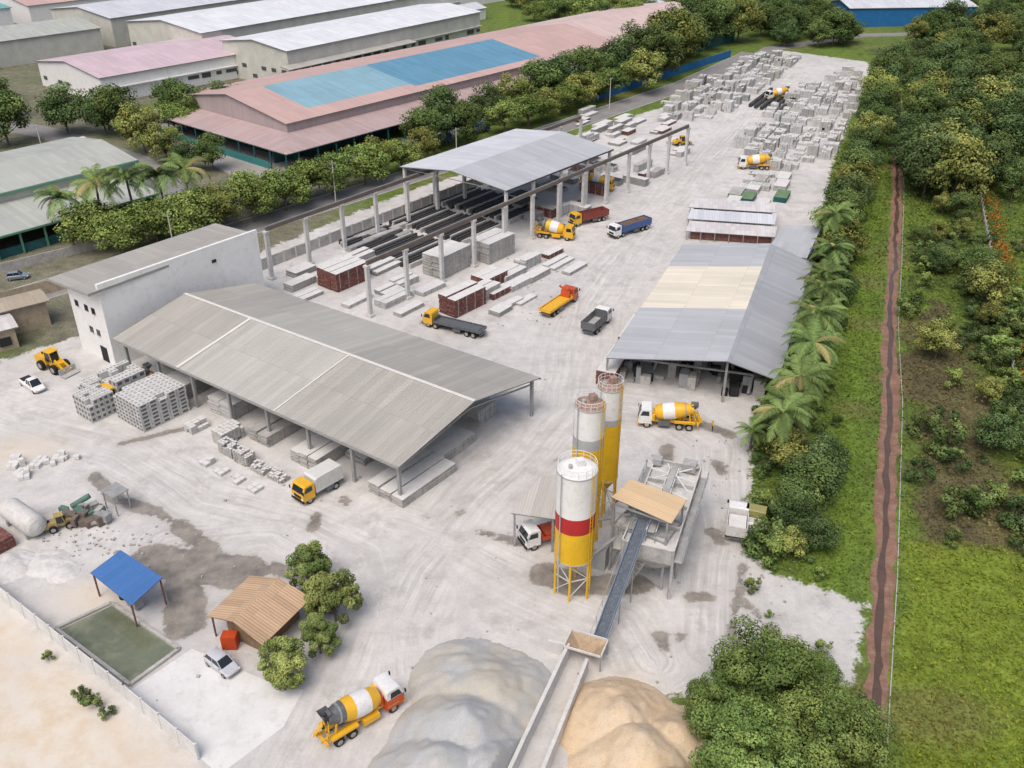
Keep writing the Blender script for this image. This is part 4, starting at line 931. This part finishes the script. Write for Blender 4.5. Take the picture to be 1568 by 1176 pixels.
# ------------------------------------------------------------------ vehicles
def P_(n,c,r=.35,v=.08): return M(n,c,r,v,1.5,(.35,.32,.28),.3,spec=.5)
VW=P_('vehicle_white',(.76,.76,.75));VY=P_('vehicle_yellow',(.76,.42,.015));VO=P_('vehicle_orange_red',(.55,.08,.02));VG=P_('vehicle_dark_grey',(.10,.11,.12));VB=P_('vehicle_blue',(.04,.10,.26));VS=P_('vehicle_silver',(.50,.52,.56),.25);HUB=M('wheel_hub',(.35,.33,.3),.6)
def wheel(mb,x,y,r,w):
    mb.lathe((x,y-w/2,r),(x,y+w/2,r),[(0,r*.55,HUB),(.03,r*.6,BLACK),(.06,r*.95,BLACK),(.2,r,BLACK),(.8,r,BLACK),(.94,r*.95,BLACK),(.97,r*.6,BLACK),(1,r*.55,HUB)],16)
def cab(mb,x0,x1,w,z0,z1,mm,low=None,lower=None):
    zm=z0+(z1-z0)*.52; sl=.28; lower=lower or mm
    mb.prism([(x0,z0),(x1,z0),(x1+.06,zm),(x0,zm)],-w/2,w/2,lower)
    mb.prism([(x0,zm+.002),(x1+.058,zm+.002),(x1-sl,z1-.12),(x1-sl-.25,z1),(x0+.1,z1),(x0,z1-.15)],-w/2+.01,w/2-.01,mm)
    mb.add([(x1+.075,-w/2+.15,zm+.05),(x1+.075,w/2-.15,zm+.05),(x1-sl+.03,w/2-.22,z1-.2),(x1-sl+.03,-w/2+.22,z1-.2)],[(0,1,2,3)],GLASS)
    for s_ in(-1,1):
        y_=s_*(w/2+.012); q=[(x0+.35,y_,zm+.08),(x1-.18,y_,zm+.08),(x1-sl-.2,y_,z1-.25),(x0+.4,y_,z1-.25)]
        mb.add(q,[(0,1,2,3) if s_<0 else (3,2,1,0)],GLASS); mb.box((x1+.12,s_*(w/2+.15),zm+.35),(.08,.2,.45),BLACK)
        mb.box((x1+.03,s_*(w/2-.3),z0+.3),(.1,.35,.2),CAPW)
    mb.box((x1+.05,0,z0+.02),(.2,w,.3),low or BLACK); mb.box((x1+.04,0,z0+.55),(.06,w*.6,.35),BLACK)
def mixermesh(name,cabc,ch,drumc,lower=None):
    mb=MB(); 
    for y_ in(-.45,.45): mb.box((-.2,y_,.95),(8.2,.16,.3),ch)
    cab(mb,2.35,4.1,2.35,.75,2.95,cabc,ch,lower)
    mb.box((3.2,0,.7),(1.9,2.1,.35),lower or ch)
    for x_ in(2.95,-1.5,-2.85):
        for s_ in(-1,1): wheel(mb,x_,s_*1.02,.52,.32 if x_>0 else .5)
    for s_ in(-1,1):
        mb.prism([(-3.6,1.12),(-3.45,1.3),(-.95,1.3),(-.75,1.12)],s_*1.25-.02,s_*1.25-.0+.02,ch); mb.box((-2.2,s_*1.02,1.3),(2.8,.5,.06),ch)
        mb.box((.6,s_*.95,.85),(1.7,.5,.6),VG if s_>0 else ch); mb.box((2.95,s_*1.02,1.12),(1.2,.34,.06),ch)
    a=(1.95,0,2.0);b=(-3.35,0,2.95); W_,Y_,G_=drumc
    mb.lathe(a,b,[(0,.45,G_),(.02,.85,Y_),(.1,1.02,Y_),(.22,1.16,Y_),(.23,1.165,W_),(.38,1.2,W_),(.52,1.18,W_),(.53,1.175,Y_),(.7,1.02,Y_),(.8,.9,G_),(.92,.72,G_),(1,.62,G_)],26,True,False)
    mb.lathe(lerp(a,b,.985),lerp(a,b,.97),[(0,.6,DARK),(1,.3,DARK)],20); mb.lathe(lerp(a,b,.78),lerp(a,b,.81),[(0,.97,STEEL),(1,.97,STEEL)],26)
    mb.box((2.05,0,1.7),(.35,1.3,1.2),lower or ch)
    for s_ in(-.75,.75): mb.beam((-3.,s_,1.1),(-2.75,s_,2.4),.14,.14,ch); mb.beam((-3.8,s_,1.1),(-3.3,s_*.6,2.6),.1,.1,ch)
    o=[(-3.9,-.6,3.75),(-2.9,-.6,3.75),(-2.9,.6,3.75),(-3.9,.6,3.75)];i_=[(-3.6,-.25,3.05),(-3.1,-.25,3.05),(-3.1,.25,3.05),(-3.6,.25,3.05)]
    mb.add(o+i_,[(0,1,5,4),(1,2,6,5),(2,3,7,6),(3,0,4,7)],VG)
    mb.beam((-3.7,0,2.5),(-4.5,.5,1.2),.5,.12,ch); mb.beam((-3.6,-.9,.8),(-3.6,-.9,3.5),.05,.05,ch);mb.beam((-3.9,-.9,.8),(-3.9,-.9,3.5),.05,.05,ch)
    for k in range(6): mb.beam((-3.6,-.9,1+.4*k),(-3.9,-.9,1+.4*k),.04,.04,ch)
    mb.box((-4.0,0,.85),(.2,2.2,.3),ch); mb.cyl((2.15,1.0,1.3),(2.15,1.0,2.2),.28,ch,12)
    me=mb.data(name); 
    me.polygons.foreach_set('use_smooth',[True]*len(me.polygons))
    try: me.set_sharp_from_angle(angle=R(35))
    except Exception: pass
    return me
MXA=mixermesh('mixer_truck_mesh',VW,VY,(VW,VY,VG),VO); MXY=mixermesh('mixer_truck_mesh_b',VY,VY,(VW,VY,VG)); MXC=mixermesh('mixer_truck_mesh_c',VW,VY,(VW,VY,VY))
for me_,x_,y_,a_ in((MXA,-14.,58.6,40),(MXC,21.8,109.4,172),(MXY,8.8,181.4,-18),(MXY,20,213,-22),(MXY,-56.2,117.6,230),(MXC,61,229,175),(MXC,85,303,200)):
    obj('concrete_mixer_truck',me_,None,(x_,y_,.02),R(a_))
def truck(x,y,a,L,cabc,bedc,kind='flat',load=None,ch=None,name=None,cabl=1.8,s=1.):
    mb=MB(); h=L/2; ch=ch or VG
    for y_ in(-.4,.4): mb.box((0,y_,.85),(L-.3,.15,.28),ch)
    cab(mb,h-cabl,h-.05,2.3,.65,2.75,cabc); fw=[h-1.]+([h-2.4] if L>9.5 else []); rw=[-h+1.3,-h+2.55] if L>7 else [-h+1.3]
    for x_ in fw+rw:
        for s_ in(-1,1): wheel(mb,x_,s_*1.0,.5,.32 if x_ in fw else .5)
    b0,b1=-h,h-cabl-.25; bl=b1-b0; c=(b0+b1)/2; hb={'flat':.35,'dump':1.25,'box':1.9}[kind]
    mb.box((c,0,1.15),(bl,2.35,.14),bedc)
    if kind=='box':
        mb.prism([(b0,1.2),(b1,1.2),(b1,2.9),(b1-.3,3.1),(b0+.2,3.1),(b0,2.8)],-1.15,1.15,bedc)
        for k in range(6): mb.box((b0+.3+k*bl/6.5,0,2.1),(.08,2.36,1.6),CONL)
    else:
        for s_ in(-1,1):
            mb.box((c,s_*1.14,1.2+hb/2),(bl,.08,hb),bedc)
            for k in range(int(bl/.9)+1): mb.box((b0+.05+k*(bl-.1)/int(bl/.9),s_*1.21,1.2+hb/2),(.1,.07,hb),bedc)
        mb.box((b0+.04,0,1.2+hb/2),(.08,2.2,hb),bedc); mb.box((b1-.04,0,1.2+(hb+.3)/2),(.08,2.2,hb+.3),bedc)
        if load: mb.box((c-.1,0,1.25+load[1]/2),(bl*.85,2.,load[1]),load[0])
        elif kind=='dump': mb.box((c,0,1.24),(bl-.2,2.1,.04),DUSTM)
    for s_ in(-1,1): mb.box((c,s_*1.,.7),(1.4,.4,.5),ch)
    mb.box((-h+.05,0,.75),(.1,2.1,.2),ch)
    return mb.build(name or {'flat':'flatbed_truck','dump':'dump_truck','box':'box_truck'}[kind],None,(x,y,.02),R(a))
truck(-9.6,138.8,152.5,11,VY,VG,'flat',(VG,.1)); truck(14.2,139.8,60,7.2,VW,VG,'dump'); truck(24.6,184.2,218,10.5,VW,VB,'dump',(M('brown_load',(.16,.10,.07),.9,.4),1.1)); truck(16.5,190.5,212,9,VY,P_('vehicle_red_brown',(.22,.04,.03)),'dump')
truck(-24.2,93.8,229,6.3,VY,P_('tarp_white',(.6,.6,.58),.8),'box'); t_=truck(8.2,147.4,56,9.5,VO,VY,'flat',(VY,.12))
mb=MB(); mb.box((0,0,1.9),(.6,1.6,1.4),VO); mb.beam((0,0,2.6),(-.2,1.2,3.3),.25,.3,VO); mb.beam((0,0,2.6),(.1,-1.1,3.5),.25,.3,VO); mb.build('loader_crane',t_,(2.2,0,0))
truck(4.6,84.8,205,7.5,VW,VO,'flat',(VO,.4),VO);truck(26.5,86.3,75,5.2,VW,CONL,'dump',(BLKW,.9));truck(28.6,86.6,70,3.4,P_('vehicle_olive',(.3,.28,.1)),VW,'flat')
truck(-20,250,50,9,VB,VB,'dump');truck(-33,234,50,9,VB,VW,'box');truck(-10,262,50,9,VB,VB,'box')
def car(x,y,a,body,L=3.9,W=1.7,H=1.5,pickup=False):
    mb=MB(); h=L/2
    secs=[(-h,.45,.78,.80),(-h+.12,.3,.95,.94),(-h+.5,.25,.98,1.),(0,.25,.95,1.),(h-1.15,.25,.93,1.),(h-.5,.27,.82,.97),(h-.1,.32,.66,.88),(h,.4,.58,.76)]
    rings=[]
    for x_,zb,zt,w in secs:
        w*=W/2; rings.append([(x_,-w*.93,zb),(x_,-w,zb+.12),(x_,-w,zt-.14),(x_,-w*.86,zt),(x_,w*.86,zt),(x_,w,zt-.14),(x_,w,zb+.12),(x_,w*.93,zb)])
    for r0,r1 in zip(rings[:-1],rings[1:]): mb.add(r0+r1,[(i,i+1,8+i+1,8+i) for i in range(7)]+[(7,0,8,15)],body)
    mb.add(rings[0],[tuple(range(8))],body);mb.add(rings[-1],[tuple(range(8))[::-1]],body)
    g0=-h+.18 if not pickup else -.35; g1=h-.95; wb,wt=W*.43,W*.36; z0,z1=.9,H
    lo=[(g0,-wb,z0),(g1,-wb,z0-.05),(g1,wb,z0-.05),(g0,wb,z0)]; up=[(g0+.3,-wt,z1-.03),(g1-.75,-wt,z1-.03),(g1-.75,wt,z1-.03),(g0+.3,wt,z1-.03)]
    mb.add(lo+up,[(0,1,5,4),(1,2,6,5),(2,3,7,6),(3,0,4,7)],GLASS)
    rf=[(p[0],p[1]*1.03,z1-.03) for p in up]; rt_=[(p[0]*.97,p[1]*.9,z1+.02) for p in up]; mb.add(rf+rt_,[(4,5,6,7),(0,1,5,4),(1,2,6,5),(2,3,7,6),(3,0,4,7)],body)
    for i in range(4): mb.beam(lo[i],up[i],.07,.07,body)
    for s_ in(-1,1): mb.beam(((g0+g1)/2-.1,s_*wb,z0),((g0+g1)/2-.2,s_*wt,z1-.03),.07,.05,body); mb.box((h-.1,s_*W*.36,.62),(.16,.3,.12),CAPW); mb.box((g1-.3,s_*(W/2+.05),.98),(.15,.16,.12),body); mb.box((-h+.05,s_*W*.36,.75),(.12,.2,.25),VO)
    if pickup: mb.box((-h+.85,0,.985),(1.35,W*.8,.03),DARK)
    for x_ in(-h+.68,h-.75):
        for s_ in(-1,1): wheel(mb,x_,s_*(W/2-.1),.31,.22)
    mb.build('pickup_truck' if pickup else 'parked_car',None,(x,y,.02),R(a),True)
car(-28.5,65.1,-38,VS); car(-71.6,119.8,-40,VW,5.2,1.85,1.75,True); car(-92.5,160.2,20,P_('vehicle_steel_blue',(.2,.25,.32)))
car(-132,205,40,P_('vehicle_red',(.4,.02,.02)));car(-117.5,253,140,VW);car(-112.5,248,140,VS)
def loader(x,y,a,s=1.,YC=None):
    YC=YC or VY
    e=empty('wheel_loader'); e.location=(x,y,.02); e.rotation_euler=(0,0,R(a)); e.scale=(s,s,s); mb=MB()
    for x_ in(-1.5,1.5):
        for s_ in(-1,1): wheel(mb,x_,s_*1.1,.8,.6)
    mb.prism([(-3.2,1.),(-3.2,1.9),(-2.9,2.15),(-.6,2.2),(-.6,.9)],-.85,.85,YC); mb.box((.9,0,1.2),(2.4,1.,.8),YC); mb.prism([(-.7,1.6),(-.7,3.2),(.6,3.2),(.85,1.6)],-.7,.7,GLASS); mb.box((0,0,3.25),(1.7,1.6,.12),YC)
    for s_ in(-.75,.75):
        mb.beam((1.2,s_*.6,2.),(3.3,s_*.8,.7),.2,.35,YC); mb.beam((-.65,s_*.93,1.6),(-.65,s_*.93,3.2),.1,.1,YC);mb.beam((.8,s_*.93,1.6),(.6,s_*.93,3.2),.1,.1,YC)
    mb.prism([(3.1,.2),(4.2,.1),(4.2,.18),(3.25,.35),(3.15,1.2),(3.,1.2)],-1.4,1.4,DUSTM); mb.box((-2.,0,2.3),(.4,.3,.5),BLACK); mb.build('machine',e)
loader(-70.8,125.5,-30); loader(-53.5,86.8,30,.6,VYD); loader(46,250,20,.8)
for x_,y_ in((-66,170),(-40,203),(-14,232),(-120,235),(30,290)):
    mb=MB(); mb.cyl((0,0,0),(0,0,9.5),.13,CONL,8,.08); mb.beam((0,-.9,9),(0,.9,9),.1,.1,STEEL); mb.beam((0,0,9.3),(1.4,0,9.5),.06,.06,STEEL); mb.build('street_lamp',None,(x_,y_,0),R(-40))
def worker(x,y,a,shirt):
    ske=[(0,0,.95),(0,0,1.2),(0,0,1.42),(0,0,1.52),(0,0,1.68),(0,.1,.9),(.06,.12,.5),(0,.12,.06),(.12,.13,.04),(0,-.1,.9),(-.08,-.12,.5),(-.14,-.12,.06),(-.02,-.13,.04),(0,.2,1.4),(.03,.27,1.12),(.12,.27,.88),(0,-.2,1.4),(-.02,-.27,1.12),(.08,-.27,.88)]
    ed=[(0,1),(1,2),(2,3),(3,4),(0,5),(5,6),(6,7),(7,8),(0,9),(9,10),(10,11),(11,12),(2,13),(13,14),(14,15),(2,16),(16,17),(17,18)]
    rad=[.15,.15,.16,.07,.11,.11,.08,.05,.04,.11,.08,.05,.04,.07,.05,.04,.07,.05,.04]
    me=bpy.data.meshes.new('worker'); me.from_pydata(ske,ed,[]); o=obj('worker',me,None,(x,y,.02),R(a)); me.materials.append(shirt)
    bpy.context.view_layer.objects.active=o; o.select_set(True)
    md=o.modifiers.new('s','SKIN')
    if not me.skin_vertices: 
        with bpy.context.temp_override(object=o,active_object=o): bpy.ops.mesh.customdata_skin_add()
    for i,r in enumerate(rad): me.skin_vertices[0].data[i].radius=(r,r)
    me.skin_vertices[0].data[0].use_root=True
    o.modifiers.new('b','SUBSURF').levels=1; o.modifiers['b'].render_levels=1
# clothes: hi-vis top, dark trousers, brown head and hands, split by height above the ground
m,nt,out=newmat('worker_clothes_and_skin'); h=NT(nt)
tc=h.n('ShaderNodeTexCoord').outputs['Object']; sp=h.n('ShaderNodeSeparateXYZ'); h.link(tc,sp.inputs[0]); zc=sp.outputs[2]
c=h.mix(h.rng(zc,.93,.95),(.03,.035,.06),(.60,.42,.03)); c=h.mix(h.rng(zc,1.49,1.5),c,(.22,.12,.08)); c=h.mix(h.rng(zc,1.7,1.71),c,(.7,.7,.68))
h.bsdf(out,c,.8)
try: worker(27.7,107.9,200,m)
except Exception as ex: print('worker',ex)
# ------------------------------------------------------------------ light, sky, camera
W=bpy.data.worlds.new('World'); S.world=W; W.use_nodes=True; nt=W.node_tree
bg=nt.nodes['Background']; sk=nt.nodes.new('ShaderNodeTexSky'); sk.sky_type='NISHITA'; sk.sun_disc=False
el=R(60); az=R(205)
sk.sun_elevation=el; sk.sun_rotation=az; sk.dust_density=6.; sk.air_density=1.; sk.ozone_density=1.
nt.links.new(sk.outputs[0],bg.inputs[0]); bg.inputs[1].default_value=.15
sl=bpy.data.lights.new('sun','SUN'); sl.energy=1.3; sl.angle=R(45); sl.color=(1,.975,.945)
so=bpy.data.objects.new('sun',sl); S.collection.objects.link(so)
dv=Vector((math.sin(az)*math.cos(el),math.cos(az)*math.cos(el),math.sin(el))); so.rotation_euler=dv.to_track_quat('Z','Y').to_euler()
cam=bpy.data.cameras.new('camera'); cam.sensor_width=36; cam.lens=36*1420/1568; cam.clip_end=6000; cam.clip_start=.5
co=bpy.data.objects.new('camera',cam); co.location=(0,0,70); co.rotation_euler=(R(90-30.07),0,0); S.collection.objects.link(co); S.camera=co
S.view_settings.view_transform='Standard'; S.view_settings.look='None'; S.view_settings.exposure=0
